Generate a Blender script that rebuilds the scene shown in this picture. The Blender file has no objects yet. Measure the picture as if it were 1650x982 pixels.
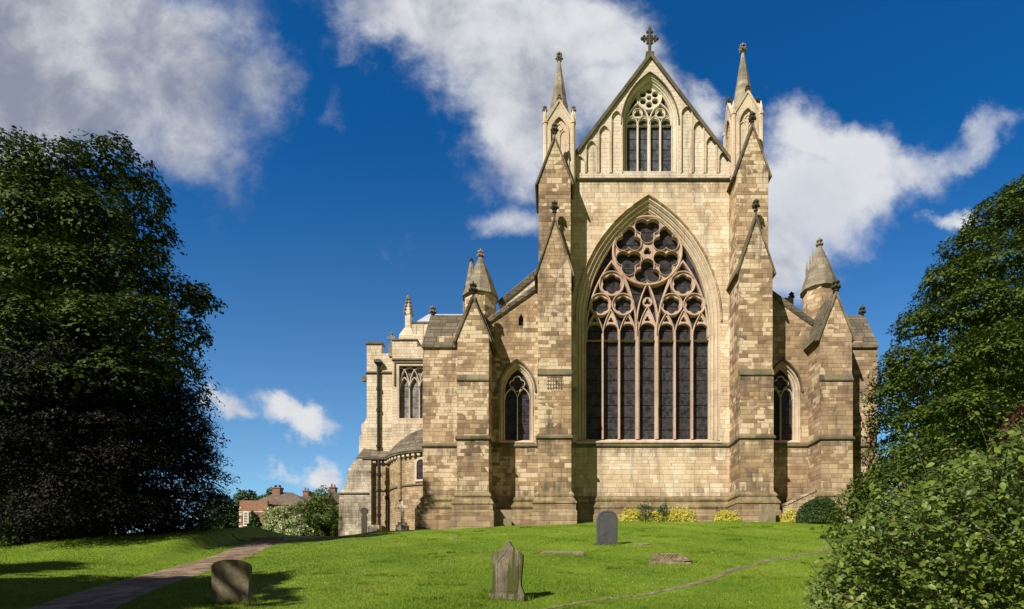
import bpy, math, random
import numpy as np
from mathutils import Vector, Matrix, noise
from mathutils.geometry import tessellate_polygon
R_ = math.radians
PI = math.pi
rnd = random.Random(7)
S = bpy.context.scene
COL = S.collection
# ---------------------------------------------------------------- camera (rising-front lens, verticals kept upright)
EYE = 1.6; F = 925.0; U0 = 900.0; V0 = 935.0
def X(u, Y): return (u-U0)/F*Y
def Z(v, Y): return EYE+(V0-v)/F*Y
cam = bpy.data.cameras.new('camera'); camo = bpy.data.objects.new('camera', cam); COL.objects.link(camo)
camo.location = (0, 0, EYE); camo.rotation_euler = (R_(90), 0, 0)
cam.sensor_width = 36; cam.lens = 36*F/1650
cam.shift_x = (825-U0)/1650; cam.shift_y = (V0-491)/1650
cam.clip_start = 0.1; cam.clip_end = 6000
S.camera = camo
# ---------------------------------------------------------------- sun, sky, exposure
SUN_AZ = R_(38.5); SUN_EL = R_(38.5)
sd = bpy.data.lights.new('sun', 'SUN'); sd.energy = 5.0; sd.angle = R_(0.5); sd.color = (1.0, 0.95, 0.87)
so = bpy.data.objects.new('sun', sd); COL.objects.link(so)
LD = Vector((math.sin(SUN_AZ)*math.cos(SUN_EL), math.cos(SUN_AZ)*math.cos(SUN_EL), -math.sin(SUN_EL)))
so.rotation_euler = LD.to_track_quat('-Z', 'Y').to_euler(); so.location = (-40, -50, 60)
S.view_settings.view_transform = 'Standard'; S.view_settings.look = 'None'
S.view_settings.exposure = 0.45; S.view_settings.gamma = 1.0; S.view_settings.use_curve_mapping = False
SKY_STRENGTH = 0.075
S.cycles.max_bounces = 6; S.cycles.diffuse_bounces = 3; S.cycles.transparent_max_bounces = 8

# ---- small node helper
class NT:
    def __init__(s, nt): s.nt = nt; s.n = nt.nodes; s.l = nt.links
    def node(s, t, **k):
        n = s.n.new(t)
        for a, b in k.items(): setattr(n, a, b)
        return n
    def put(s, sock, v):
        if v is None: return
        if hasattr(v, 'is_output'): s.l.new(v, sock)
        else:
            try: sock.default_value = v
            except Exception:
                sock.default_value = (v, v, v)
    def m(s, op, a, b=None, c=None, clamp=False):
        n = s.node('ShaderNodeMath', operation=op); n.use_clamp = clamp
        s.put(n.inputs[0], a); s.put(n.inputs[1], b); s.put(n.inputs[2], c); return n.outputs[0]
    def mix(s, f, a, b, mode='MIX'):
        n = s.node('ShaderNodeMix', data_type='RGBA', blend_type=mode)
        s.put(n.inputs[0], f)
        s.put(n.inputs[6], a if hasattr(a, 'is_output') else (*a[:3], 1)); s.put(n.inputs[7], b if hasattr(b, 'is_output') else (*b[:3], 1)); return n.outputs[2]
    def noise(s, vec, scale, detail=4, rough=0.55, dist=0, out=0):
        n = s.node('ShaderNodeTexNoise'); s.put(n.inputs['Vector'], vec); n.inputs['Scale'].default_value = scale
        n.inputs['Detail'].default_value = detail; n.inputs['Roughness'].default_value = rough; n.inputs['Distortion'].default_value = dist
        return n.outputs[out]
    def ramp(s, f, stops, interp='LINEAR'):
        n = s.node('ShaderNodeValToRGB'); cr = n.color_ramp; cr.interpolation = interp
        while len(cr.elements) < len(stops): cr.elements.new(0.5)
        for e, (p, c) in zip(cr.elements, stops):
            e.position = p; e.color = (*c, 1) if len(c) == 3 else c
        s.put(n.inputs[0], f); return n.outputs[0]
    def rng(s, f, a, b, c=0, d=1):
        n = s.node('ShaderNodeMapRange', interpolation_type='SMOOTHSTEP')
        s.put(n.inputs[0], f); n.inputs[1].default_value = a; n.inputs[2].default_value = b; n.inputs[3].default_value = c; n.inputs[4].default_value = d
        return n.outputs[0]
    def xyz(s, v):
        n = s.node('ShaderNodeSeparateXYZ'); s.put(n.inputs[0], v); return n.outputs
    def comb(s, x, y, z):
        n = s.node('ShaderNodeCombineXYZ'); s.put(n.inputs[0], x); s.put(n.inputs[1], y); s.put(n.inputs[2], z); return n.outputs[0]
    def scalev(s, v, k):
        n = s.node('ShaderNodeVectorMath', operation='MULTIPLY'); s.put(n.inputs[0], v); n.inputs[1].default_value = k; return n.outputs[0]
    def wn(s, v):
        n = s.node('ShaderNodeTexWhiteNoise'); n.noise_dimensions = '3D'; s.put(n.inputs['Vector'], v); return n.outputs[0]

# ---- world: Nishita sky with drifting summer clouds laid out by direction
w = bpy.data.worlds.new('World'); S.world = w; w.use_nodes = True
T = NT(w.node_tree); T.n.clear()
out = T.node('ShaderNodeOutputWorld'); bg = T.node('ShaderNodeBackground')
sky = T.node('ShaderNodeTexSky', sky_type='NISHITA'); sky.sun_disc = False
sky.sun_elevation = SUN_EL; sky.sun_rotation = PI+SUN_AZ
sky.altitude = 200; sky.air_density = 1.0; sky.dust_density = 0.3; sky.ozone_density = 3.5
tc = T.node('ShaderNodeTexCoord'); D = tc.outputs['Generated']
dx, dy, dz = T.xyz(D)
dyc = T.m('MAXIMUM', dy, 0.08)
px = T.m('DIVIDE', dx, dyc); pz = T.m('DIVIDE', dz, dyc)
P = T.comb(px, pz, 0)
warp = T.node('ShaderNodeVectorMath', operation='MULTIPLY_ADD')
T.put(warp.inputs[0], T.noise(P, 4.5, 7, 0.6, out=1)); warp.inputs[1].default_value = (0.30, 0.26, 0); 
sub = T.node('ShaderNodeVectorMath', operation='SUBTRACT'); T.put(sub.inputs[0], P); sub.inputs[1].default_value = (0.15, 0.13, 0)
T.put(warp.inputs[2], sub.outputs[0])
wx, wz, _ = T.xyz(warp.outputs[0])
# (u, v, radius u, radius v, tilt deg, strength)
clouds = [(140, 90, 300, 190, -8, 1.15), (300, 235, 120, 120, -30, .62), (20, 210, 120, 90, 0, .8), (420, 120, 90, 90, 0, .55),
          (690, 20, 190, 75, -12, .95), (830, 70, 210, 110, -25, 1.1), (840, 190, 120, 110, -55, .95), (960, 60, 150, 90, 0, .9), (1010, 170, 110, 90, 0, .8), (830, 340, 80, 50, 10, .6),
          (1150, 175, 70, 50, -20, .75), (1335, 235, 110, 75, -20, 1.05), (1310, 330, 140, 110, 10, 1.0), (1255, 400, 80, 80, 0, .8), (1460, 255, 125, 50, 8, .60), (1590, 235, 95, 45, 15, .54), (1535, 350, 55, 28, 8, .75),
          (480, 684, 68, 34, -8, 1.0), (366, 668, 42, 26, -20, .75), (520, 772, 52, 30, -10, 1.0), (440, 760, 55, 14, 0, .55), (560, 150, 50, 70, 30, .35), (655, 400, 45, 40, 10, .32)]
tot = None; lowshade = None
for (u, v, ru, rv, tl, st) in clouds:
    cx = (u-U0)/F; cz = (V0-v)/F; t = R_(tl)
    ax = T.m('SUBTRACT', wx, cx); az = T.m('SUBTRACT', wz, cz)
    e1 = T.m('DIVIDE', T.m('ADD', T.m('MULTIPLY', ax, math.cos(t)), T.m('MULTIPLY', az, math.sin(t))), ru/F)
    e2 = T.m('DIVIDE', T.m('SUBTRACT', T.m('MULTIPLY', az, math.cos(t)), T.m('MULTIPLY', ax, math.sin(t))), rv/F)
    r2 = T.m('ADD', T.m('MULTIPLY', e1, e1), T.m('MULTIPLY', e2, e2))
    g = T.m('MULTIPLY', T.m('EXPONENT', T.m('MULTIPLY', r2, -1.1)), st)
    tot = g if tot is None else T.m('MAXIMUM', T.m('MULTIPLY_ADD', tot, 0.25, g), tot)
nz = T.noise(P, 8, 12, 0.66, 0.15)
nz2 = T.noise(P, 2.6, 5, 0.55)
field = T.m('ADD', tot, T.m('MULTIPLY', T.m('SUBTRACT', nz, 0.5), 0.75))
cover = T.rng(field, 0.22, 0.86)
front = T.rng(dy, 0.05, 0.2)
cover = T.m('MULTIPLY', cover, front)
cover = T.m('MULTIPLY', cover, T.rng(nz2, 0.2, 0.55, 0.72, 1.0))
tex = T.noise(P, 6.5, 10, 0.62, 0.2)
bright = T.rng(T.m('ADD', T.m('MULTIPLY', tex, 0.9), T.m('MULTIPLY_ADD', T.m('SUBTRACT', px, -0.75), 0.22, T.rng(pz, 0.5, 0.2, 0, 0.22))), 0.30, 0.72)
ccol = T.mix(bright, (0.26, 0.29, 0.37), (0.74, 0.755, 0.78))
skyc = T.mix(1.0, sky.outputs[0], (0.26, 0.72, 1.0), 'MULTIPLY')
elev = T.rng(pz, 0.0, 0.85)
skyc = T.mix(1.0, skyc, T.mix(elev, (3.9, 1.85, 1.38), (0.28, 0.98, 1.22)), 'MULTIPLY')
cl = T.node('ShaderNodeVectorMath', operation='SCALE'); T.put(cl.inputs[0], ccol); cl.inputs['Scale'].default_value = 1.0/SKY_STRENGTH*0.74
back = T.rng(dy, 0.12, -0.12)   # unseen sky behind the viewer: grey-white and blue, added to tint the shade
bn = T.noise(D, 3.2, 7, 0.6)
bcol = T.mix(T.rng(bn, 0.42, 0.66), (1.4, 1.5, 2.6), (5.2, 4.8, 5.6))
fin = T.mix(back, T.mix(cover, skyc, cl.outputs[0]), T.mix(1.0, bcol, (0.42, 0.42, 0.42), 'MULTIPLY'))
T.put(bg.inputs[0], fin); bg.inputs[1].default_value = SKY_STRENGTH
T.l.new(bg.outputs[0], out.inputs[0])

# ---------------------------------------------------------------- materials
def newmat(name):
    m = bpy.data.materials.new(name); m.use_nodes = True; t = NT(m.node_tree); t.n.clear()
    o = t.node('ShaderNodeOutputMaterial'); b = t.node('ShaderNodeBsdfPrincipled')
    t.l.new(b.outputs[0], o.inputs[0]); b.inputs['Specular IOR Level'].default_value = 0.25
    return m, t, b, o
def bump(t, b, h, dist, strength=1.0):
    n = t.node('ShaderNodeBump'); n.inputs['Distance'].default_value = dist; n.inputs['Strength'].default_value = strength
    t.put(n.inputs['Height'], h); t.l.new(n.outputs[0], b.inputs['Normal'])
def stone(name, tones, bw=0.62, bh=0.265, mortar=0.55, stain=0.6, stain_col=(0.07, 0.06, 0.045), moss=0.0, big=0.8, blocks=1.0, pale=0.0, mort_col=(.16, .13, .09)):
    m, t, b, o = newmat(name)
    tc = t.node('ShaderNodeTexCoord'); ge = t.node('ShaderNodeNewGeometry')
    Pn = tc.outputs['Object']; x, y, z = t.xyz(Pn)
    nx = t.xyz(ge.outputs['True Normal'])
    side = t.m('GREATER_THAN', t.m('ABSOLUTE', nx[0]), 0.75)
    h = t.m('ADD', t.m('MULTIPLY', side, t.m('ADD', y, 3.37)), t.m('MULTIPLY', t.m('SUBTRACT', 1, side), x))
    zz = t.m('ADD', z, t.m('ADD', t.m('MULTIPLY', t.m('SINE', t.m('MULTIPLY', z, 1.9)), 0.10), t.m('MULTIPLY', t.m('SINE', t.m('MULTIPLY', z, 5.3)), 0.035)))
    zr = t.m('DIVIDE', zz, bh); row = t.m('FLOOR', zr); fz = t.m('FRACT', zr)
    r1 = t.wn(t.comb(row, 3.1, 0.7)); r2 = t.wn(t.comb(row, 9.4, 5.7))
    wsc = t.m('MULTIPLY_ADD', r2, 0.75*bw, 0.62*bw)
    hc = t.m('DIVIDE', t.m('ADD', h, t.m('MULTIPLY', r1, 5.0)), wsc)
    hc = t.m('ADD', hc, t.m('MULTIPLY', t.m('SINE', t.m('MULTIPLY', hc, 2.3)), 0.22))
    colm = t.m('FLOOR', hc); fh = t.m('FRACT', hc)
    rb = t.wn(t.comb(colm, row, side)); rc = t.wn(t.comb(row, colm, 4.2))
    ez = t.m('MULTIPLY', t.m('MINIMUM', fz, t.m('SUBTRACT', 1, fz)), bh)
    eh = t.m('MULTIPLY', t.m('MINIMUM', fh, t.m('SUBTRACT', 1, fh)), wsc)
    edge = t.m('MINIMUM', ez, eh)
    mm = t.rng(edge, 0.004, 0.026, 1, 0)
    n1 = t.noise(Pn, 0.33, 3, 0.6); n2 = t.noise(Pn, 2.2, 6, 0.65); n3 = t.noise(Pn, 14, 5, 0.7)
    f = t.m('ADD', t.m('MULTIPLY', rb, 0.50*blocks), t.m('ADD', t.m('MULTIPLY', t.m('SUBTRACT', n1, 0.5), 1.5*big), t.m('ADD', t.m('MULTIPLY', t.m('SUBTRACT', n2, 0.5), 0.55), 0.5-0.25*blocks)), clamp=True)
    c = t.ramp(f, [(i/(len(tones)-1), tn) for i, tn in enumerate(tones)])
    if pale:
        nn = t.noise(Pn, 0.55, 2, 0.5)
        pm = t.m('MULTIPLY', t.m('GREATER_THAN', t.m('ADD', t.m('MULTIPLY', rc, 0.35), nn), 0.83-0.12*pale), 0.85)
        c = t.mix(pm, c, tones[-1])
    c = t.mix(t.rng(t.m('ADD', n3, t.m('MULTIPLY', rc, 0.2)), 0.35, 0.8, 0.0, 0.22), c, (0.5, 0.42, 0.30), 'OVERLAY')
    c = t.mix(t.m('MULTIPLY', mm, mortar), c, mort_col)
    sv = t.noise(t.scalev(Pn, (1.0, 1.0, 0.16)), 1.25, 6, 0.68, 0.2)
    sm = t.m('MULTIPLY', t.rng(sv, 0.50, 0.74), stain)
    c = t.mix(sm, c, stain_col)
    pv = t.noise(t.scalev(Pn, (1.0, 1.0, 0.6)), 3.1, 6, 0.7)
    c = t.mix(t.m('MULTIPLY', t.rng(pv, 0.52, 0.72), stain*0.6), c, (0.12, 0.085, 0.05))
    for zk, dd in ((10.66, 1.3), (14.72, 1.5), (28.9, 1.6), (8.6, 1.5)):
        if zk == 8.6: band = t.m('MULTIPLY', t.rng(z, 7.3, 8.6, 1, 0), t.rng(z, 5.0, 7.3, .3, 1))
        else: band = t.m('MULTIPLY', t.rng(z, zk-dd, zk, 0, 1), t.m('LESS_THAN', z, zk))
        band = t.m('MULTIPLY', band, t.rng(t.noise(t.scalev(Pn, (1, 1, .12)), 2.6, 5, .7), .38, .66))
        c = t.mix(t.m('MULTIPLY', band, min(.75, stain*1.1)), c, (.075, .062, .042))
    if moss:
        up = t.rng(nx[2], 0.1, 0.6); mn = t.rng(n2, 0.35, 0.6)
        c = t.mix(t.m('MULTIPLY', t.m('MULTIPLY', up, mn), moss), c, (0.13, 0.14, 0.035))
    t.put(b.inputs['Base Color'], c); b.inputs['Roughness'].default_value = 0.92
    hgt = t.m('ADD', t.m('MULTIPLY', t.m('SUBTRACT', 1, mm), 0.6), t.m('ADD', t.m('MULTIPLY', rc, 0.35), t.m('MULTIPLY', t.m('ADD', n3, n2), 0.5)))
    bump(t, b, hgt, 0.03, 0.8)
    return m
GOLD = [(0.11, 0.075, 0.045), (0.225, 0.152, 0.088), (0.34, 0.235, 0.135), (0.45, 0.325, 0.192), (0.63, 0.505, 0.345)]
PALE = [(0.33, 0.235, 0.145), (0.50, 0.37, 0.235), (0.60, 0.465, 0.31), (0.66, 0.54, 0.385), (0.72, 0.62, 0.48)]
GREY = [(0.14, 0.097, 0.058), (0.25, 0.172, 0.10), (0.36, 0.255, 0.152), (0.45, 0.332, 0.205), (0.58, 0.455, 0.30)]
M = {}
M['gold'] = stone('golden_ashlar', GOLD, mortar=0.42, stain=0.85, pale=0.6)
M['wall'] = stone('pale_ashlar', PALE, mortar=0.25, stain=0.5, big=0.9, pale=.3, blocks=.8)
M['aisle'] = stone('aisle_ashlar', GOLD, mortar=0.42, stain=0.8, bw=.5, bh=.26, pale=.6)
M['gable'] = stone('white_limestone', [(0.42, .345, .26), (0.57, .475, .365), (0.66, .57, .45), (.74, .665, .55)], mortar=0.15, stain=0.75, stain_col=(.13, .115, .085), big=.5, blocks=.5)
M['grey'] = stone('weathered_ashlar', GREY, mortar=0.4, stain=0.6, pale=.3)
M['plinth'] = stone('mossy_plinth_stone', GREY, mortar=0.35, stain=0.65, moss=.55, bw=1.0)
M['loft'] = stone('cream_ashlar', [(0.46, .36, .24), (0.60, .485, .34), (0.67, .57, .42), (0.74, .66, .52)], mortar=0.3, stain=0.45, big=.5, bw=.5, bh=.25)
M['weathered'] = stone('grey_weathered_limestone', [(0.24, .20, .15), (0.38, .325, .245), (0.52, .45, .35), (.66, .59, .47)], mortar=0.3, stain=.95, stain_col=(.10, .09, .07), big=1.6, bw=.5, bh=.25)
M['rubble'] = stone('small_rubble_stone', [(0.17, .115, .06), (0.29, .20, .105), (0.40, .285, .155), (0.47, .36, .215), (.58, .48, .33)], mortar=0.5, stain=0.35, bw=.36, bh=.2)
M['trim'] = stone('dressed_stone_trim', [(0.33, .255, .175), (0.50, .40, .285), (0.62, .515, .38), (.70, .60, .46)], mortar=0.0, stain=0.4, blocks=.15, bw=1.2, bh=.8)
M['tracery'] = stone('tracery_stone', [(0.30, .20, .15), (0.44, .305, .23), (0.52, .385, .295), (.58, .46, .36)], mortar=0.0, stain=0.25, blocks=.1, bw=1.2, bh=.8)
M['gtrac'] = stone('white_tracery_stone', [(0.52, .45, .33), (0.62, .55, .43), (.70, .64, .52)], mortar=0.0, stain=0.3, blocks=.1, bw=1.2, bh=.8)
M['dark'] = stone('blackened_coping', [(0.05, .043, .03), (0.10, .085, .058), (0.17, .14, .09), (.27, .22, .14)], mortar=0.2, stain=0.5, moss=.3, bw=1.0, bh=.9)
M['finial'] = stone('sooty_carving', [(0.03, .028, .022), (0.07, .06, .045), (0.13, .115, .085)], mortar=0.0, stain=0.4, blocks=.1)
M['spire'] = stone('grey_spire_stone', [(0.10, .085, .06), (0.18, .155, .11), (0.28, .24, .17), (.42, .37, .27)], mortar=0.3, stain=0.5, bw=.6, bh=.36, big=.9)
M['slate'] = stone('stone_slates', [(0.07, .058, .04), (0.125, .105, .073), (0.185, .16, .112), (.27, .235, .17)], mortar=0.85, stain=0.45, bw=.6, bh=.30, mort_col=(.02, .018, .014))

def simple(name, c, rough=0.8, var=0.25, scale=6, metal=0.0, bmp=0.0, spec=.25):
    m, t, b, o = newmat(name); tc = t.node('ShaderNodeTexCoord')
    n = t.noise(tc.outputs['Object'], scale, 6, 0.65)
    c2 = tuple(k*(1-var) for k in c); c3 = tuple(min(1, k*(1+var)) for k in c)
    t.put(b.inputs['Base Color'], t.mix(t.rng(n, 0.3, 0.7), c2, c3)); b.inputs['Roughness'].default_value = rough
    b.inputs['Metallic'].default_value = metal; b.inputs['Specular IOR Level'].default_value = spec
    if bmp: bump(t, b, n, bmp)
    return m
M['iron'] = simple('black_cast_iron', (0.02, 0.019, 0.018), 0.5, spec=.4)
M['lead'] = simple('lead_sheet', (0.42, 0.45, 0.50), 0.45, .15)
M['timber'] = simple('dark_timber', (0.03, 0.024, 0.018), 0.7)
M['white'] = simple('white_paint', (0.75, 0.74, 0.70), 0.5, .08)
M['brick'] = stone('red_brick', [(0.17, .07, .045), (0.24, .10, .06), (0.30, .135, .085), (.34, .18, .12)], mortar=0.45, stain=0.25, bw=.3, bh=.1, mort_col=(.3, .25, .2))
M['tile'] = stone('brown_roof_tiles', [(0.10, .075, .055), (0.15, .115, .085), (0.20, .155, .115)], mortar=0.6, stain=0.25, bw=.4, bh=.25, mort_col=(.04, .03, .02))

def glass_mat(name, base, bright, dia=0.16, bars=0.62, barw=.035, grill=.5, rough=.28):
    m, t, b, o = newmat(name); tc = t.node('ShaderNodeTexCoord'); P = tc.outputs['Object']; x, y, z = t.xyz(P)
    n = t.noise(P, 1.1, 5, .65); n2 = t.noise(P, 7, 5, .7)
    a1 = t.m('FRACT', t.m('DIVIDE', t.m('ADD', x, t.m('MULTIPLY', z, .62)), dia)); a2 = t.m('FRACT', t.m('DIVIDE', t.m('SUBTRACT', x, t.m('MULTIPLY', z, .62)), dia))
    e = t.m('MINIMUM', t.m('MINIMUM', a1, t.m('SUBTRACT', 1, a1)), t.m('MINIMUM', a2, t.m('SUBTRACT', 1, a2)))
    lead = t.m('MULTIPLY', t.rng(e, 0.03, 0.16, 1, 0), grill)
    cell = t.wn(t.comb(t.m('FLOOR', t.m('DIVIDE', x, dia*1.3)), t.m('FLOOR', t.m('DIVIDE', z, dia*1.7)), 0))
    c = t.mix(t.m('MULTIPLY', t.rng(t.m('ADD', n2, t.m('MULTIPLY', cell, .25)), .4, .85), 1.0), base, bright)
    c = t.mix(t.rng(n, .45, .68, 0, .7), c, (.062, .046, .042)); c = t.mix(t.rng(t.noise(P, 2.7, 4, .6), .55, .7, 0, .5), c, (.05, .055, .06))
    c = t.mix(lead, c, tuple(k*.45+.004 for k in bright))
    zb = t.m('FRACT', t.m('DIVIDE', z, bars)); bar = t.m('LESS_THAN', zb, barw/bars)
    c = t.mix(bar, c, (.006, .006, .006))
    t.put(b.inputs['Base Color'], c); b.inputs['Roughness'].default_value = rough; b.inputs['Specular IOR Level'].default_value = 0.14
    bump(t, b, t.m('ADD', n2, cell), .01, .6)
    return m
M['glass'] = glass_mat('leaded_east_glass', (.013, .012, .013), (.068, .064, .066), grill=.35, bars=.86, barw=.06)
M['gglass'] = glass_mat('leaded_gable_glass', (.028, .03, .038), (.12, .125, .145), dia=.2, bars=.75, barw=.06, grill=.7)
M['aglass'] = glass_mat('leaded_aisle_glass', (.012, .012, .014), (.05, .05, .06), grill=.3)
M['lglass'] = glass_mat('pale_leaded_glass', (.15, .14, .125), (.28, .265, .24), grill=.2, bars=.9)

def grass_mat(name, leaf=False):
    m, t, b, o = newmat(name); tc = t.node('ShaderNodeTexCoord'); P = tc.outputs['Object']
    n1 = t.noise(P, .22, 4, .6); n2 = t.noise(P, 1.6, 6, .7); n3 = t.noise(P, 22, 4, .7)
    f = t.m('ADD', t.m('MULTIPLY', n1, .45), t.m('ADD', t.m('MULTIPLY', n2, .4), t.m('MULTIPLY', n3, .25)))
    if leaf:
        ge = t.node('ShaderNodeNewGeometry'); f = t.m('ADD', f, t.m('MULTIPLY', t.m('SUBTRACT', ge.outputs['Random Per Island'], .5), .35))
    c = t.ramp(f, [(.30, (.060, .115, .008)), (.48, (.125, .215, .014)), (.62, (.195, .275, .022)), (.78, (.27, .30, .055))])
    pt = t.m('MULTIPLY', t.rng(t.noise(P, .55, 5, .75, .5), .64, .70), t.rng(t.noise(P, 6, 4, .7), .35, .6)); c = t.mix(pt, c, (.21, .19, .095)); wd = t.rng(t.noise(P, 1.7, 4, .6, .3), .66, .72); c = t.mix(t.m('MULTIPLY', wd, .7), c, (.05, .105, .02))
    if not leaf:
        c = t.mix(0.0, c, c)
        bump(t, b, t.m('ADD', n3, n2), .05)
    t.put(b.inputs['Base Color'], c); b.inputs['Roughness'].default_value = .75; b.inputs['Specular IOR Level'].default_value = .15
    if leaf:
        tr = t.node('ShaderNodeBsdfTranslucent'); t.put(tr.inputs[0], c); mx = t.node('ShaderNodeMixShader'); mx.inputs[0].default_value = .3
        t.l.new(b.outputs[0], mx.inputs[1]); t.l.new(tr.outputs[0], mx.inputs[2]); t.l.new(mx.outputs[0], o.inputs[0])
    return m
M['lawn'] = grass_mat('lawn_turf'); M['blade'] = grass_mat('grass_blades', True)

def leaf_mat(name, stops, trans=.35, rough=.5, spec=.3, scale=.5):
    m, t, b, o = newmat(name); ge = t.node('ShaderNodeNewGeometry'); tc = t.node('ShaderNodeTexCoord')
    n = t.noise(tc.outputs['Object'], scale, 3, .5)
    f = t.m('ADD', t.m('MULTIPLY', ge.outputs['Random Per Island'], .6), t.m('MULTIPLY', n, .4))
    c = t.ramp(f, stops); t.put(b.inputs['Base Color'], c); b.inputs['Roughness'].default_value = rough; b.inputs['Specular IOR Level'].default_value = spec
    tr = t.node('ShaderNodeBsdfTranslucent'); t.put(tr.inputs[0], c); mx = t.node('ShaderNodeMixShader'); mx.inputs[0].default_value = trans
    t.l.new(b.outputs[0], mx.inputs[1]); t.l.new(tr.outputs[0], mx.inputs[2]); t.l.new(mx.outputs[0], o.inputs[0]); return m
M['leaf_dark'] = leaf_mat('sycamore_leaves', [(.2, (.022, .040, .007)), (.5, (.048, .074, .010)), (.8, (.092, .122, .015))], .15, .6, .12)
M['leaf_copper'] = leaf_mat('dark_beech_leaves', [(.2, (.005, .005, .0035)), (.5, (.009, .009, .006)), (.85, (.018, .017, .011))], .05, .6, .12)
M['leaf_mid'] = leaf_mat('maple_leaves', [(.2, (.024, .044, .007)), (.5, (.058, .092, .011)), (.8, (.115, .155, .018))], .2, .6, .15)
M['leaf_bright'] = leaf_mat('hazel_leaves', [(.15, (.055, .095, .014)), (.45, (.11, .165, .022)), (.7, (.18, .235, .035)), (.95, (.28, .32, .08))], .35, .42, .35)
M['leaf_cream'] = leaf_mat('cream_blossom_leaves', [(.2, (.09, .15, .03)), (.45, (.20, .27, .07)), (.70, (.62, .62, .34))], .25, scale=.9)
M['leaf_hedge'] = leaf_mat('thicket_leaves', [(.2, (.07, .11, .022)), (.5, (.13, .18, .035)), (.8, (.20, .25, .06))], .25)
M['leaf_far'] = leaf_mat('far_tree_leaves', [(.2, (.03, .062, .018)), (.5, (.055, .10, .025)), (.8, (.09, .14, .035))], .2)
M['leaf_yew'] = leaf_mat('yew_needles', [(.2, (.018, .042, .009)), (.6, (.042, .085, .014)), (.9, (.075, .13, .022))], .1)
M['leaf_yellow'] = leaf_mat('golden_variegated_leaves', [(.15, (.22, .26, .03)), (.35, (.62, .56, .06)), (.8, (.85, .76, .16))], .3)
M['leaf_green'] = leaf_mat('glossy_shrub_leaves', [(.2, (.02, .06, .015)), (.6, (.04, .105, .025)), (.9, (.07, .15, .03))], .2)
M['leaf_red'] = leaf_mat('dark_red_leaves', [(.2, (.05, .012, .012)), (.8, (.11, .03, .02))], .3)
M['bark'] = simple('tree_bark', (.05, .04, .03), .9, .4, 3, bmp=.05)
M['twig'] = simple('green_brown_twig', (.10, .085, .05), .8, .3, 9)
M['core'] = simple('shaded_inner_twigs', (.012, .016, .007), .95, .3, 5)

def path_mat():
    m, t, b, o = newmat('worn_stone_paving'); tc = t.node('ShaderNodeTexCoord'); P = tc.outputs['Object']
    br = t.node('ShaderNodeTexVoronoi'); t.put(br.inputs['Vector'], t.scalev(P, (1, .8, 0))); br.inputs['Scale'].default_value = 3.2
    n = t.noise(P, 9, 6, .7); n2 = t.noise(P, .9, 4, .6)
    f = t.m('ADD', t.m('MULTIPLY', t.xyz(br.outputs['Color'])[0], .4), t.m('ADD', t.m('MULTIPLY', n, .4), t.m('MULTIPLY', n2, .3)))
    c = t.ramp(f, [(.3, (.10, .064, .038)), (.55, (.20, .135, .085)), (.8, (.31, .225, .15))])
    t.put(b.inputs['Base Color'], c); b.inputs['Roughness'].default_value = .9; bump(t, b, t.m('ADD', n, br.outputs['Distance']), .02); return m
M['path'] = path_mat()
M['track'] = simple('thin_trodden_turf', (.17, .145, .075), .95, .45, 7, bmp=.02)
M['dirt'] = simple('bare_trodden_earth', (.25, .19, .12), .95, .35, 5, bmp=.02)

def grave_mat(name, tones, streak=(.2, .18, .05), sa=.6, blotch=(.35, .32, .24), ba=.3, lines=False):
    m, t, b, o = newmat(name); tc = t.node('ShaderNodeTexCoord'); P = tc.outputs['Object']; x, y, z = t.xyz(P)
    n = t.noise(P, 3, 7, .7, .4); n2 = t.noise(P, 25, 5, .7)
    c = t.ramp(t.m('ADD', t.m('MULTIPLY', n, .8), t.m('MULTIPLY', n2, .25)), [(.3, tones[0]), (.55, tones[1]), (.75, tones[2])])
    s = t.noise(t.scalev(P, (7, 7, .8)), 1.1, 5, .65); c = t.mix(t.m('MULTIPLY', t.rng(s, .46, .58), sa), c, streak)
    bl = t.noise(P, 2.4, 3, .5, .8); c = t.mix(t.m('MULTIPLY', t.rng(bl, .62, .68), ba), c, blotch)
    h = t.m('ADD', n, n2)
    t.put(b.inputs['Base Color'], c); b.inputs['Roughness'].default_value = .85; bump(t, b, h, .012); return m
M['grave_brown'] = grave_mat('lichened_brown_stone', [(.07, .055, .035), (.20, .16, .10), (.38, .32, .22)], (.10, .08, .04), .6, (.6, .56, .46), .9)
M['grave_green'] = grave_mat('algae_streaked_sandstone', [(.06, .05, .035), (.17, .14, .095), (.34, .29, .21)], (.055, .06, .012), .95)
M['grave_slate'] = grave_mat('grey_slate', [(.05, .052, .052), (.09, .092, .092), (.14, .142, .14)], (.10, .10, .10), .3, (.25, .25, .25), .1)
M['grave_rub'] = grave_mat('eroded_brown_sandstone', [(.09, .065, .035), (.22, .16, .09), (.36, .275, .16)], (.07, .06, .03), .7)
M['grave_buff'] = grave_mat('buff_sandstone', [(.15, .12, .075), (.27, .21, .13), (.38, .31, .20)], (.10, .09, .05), .5)

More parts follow.
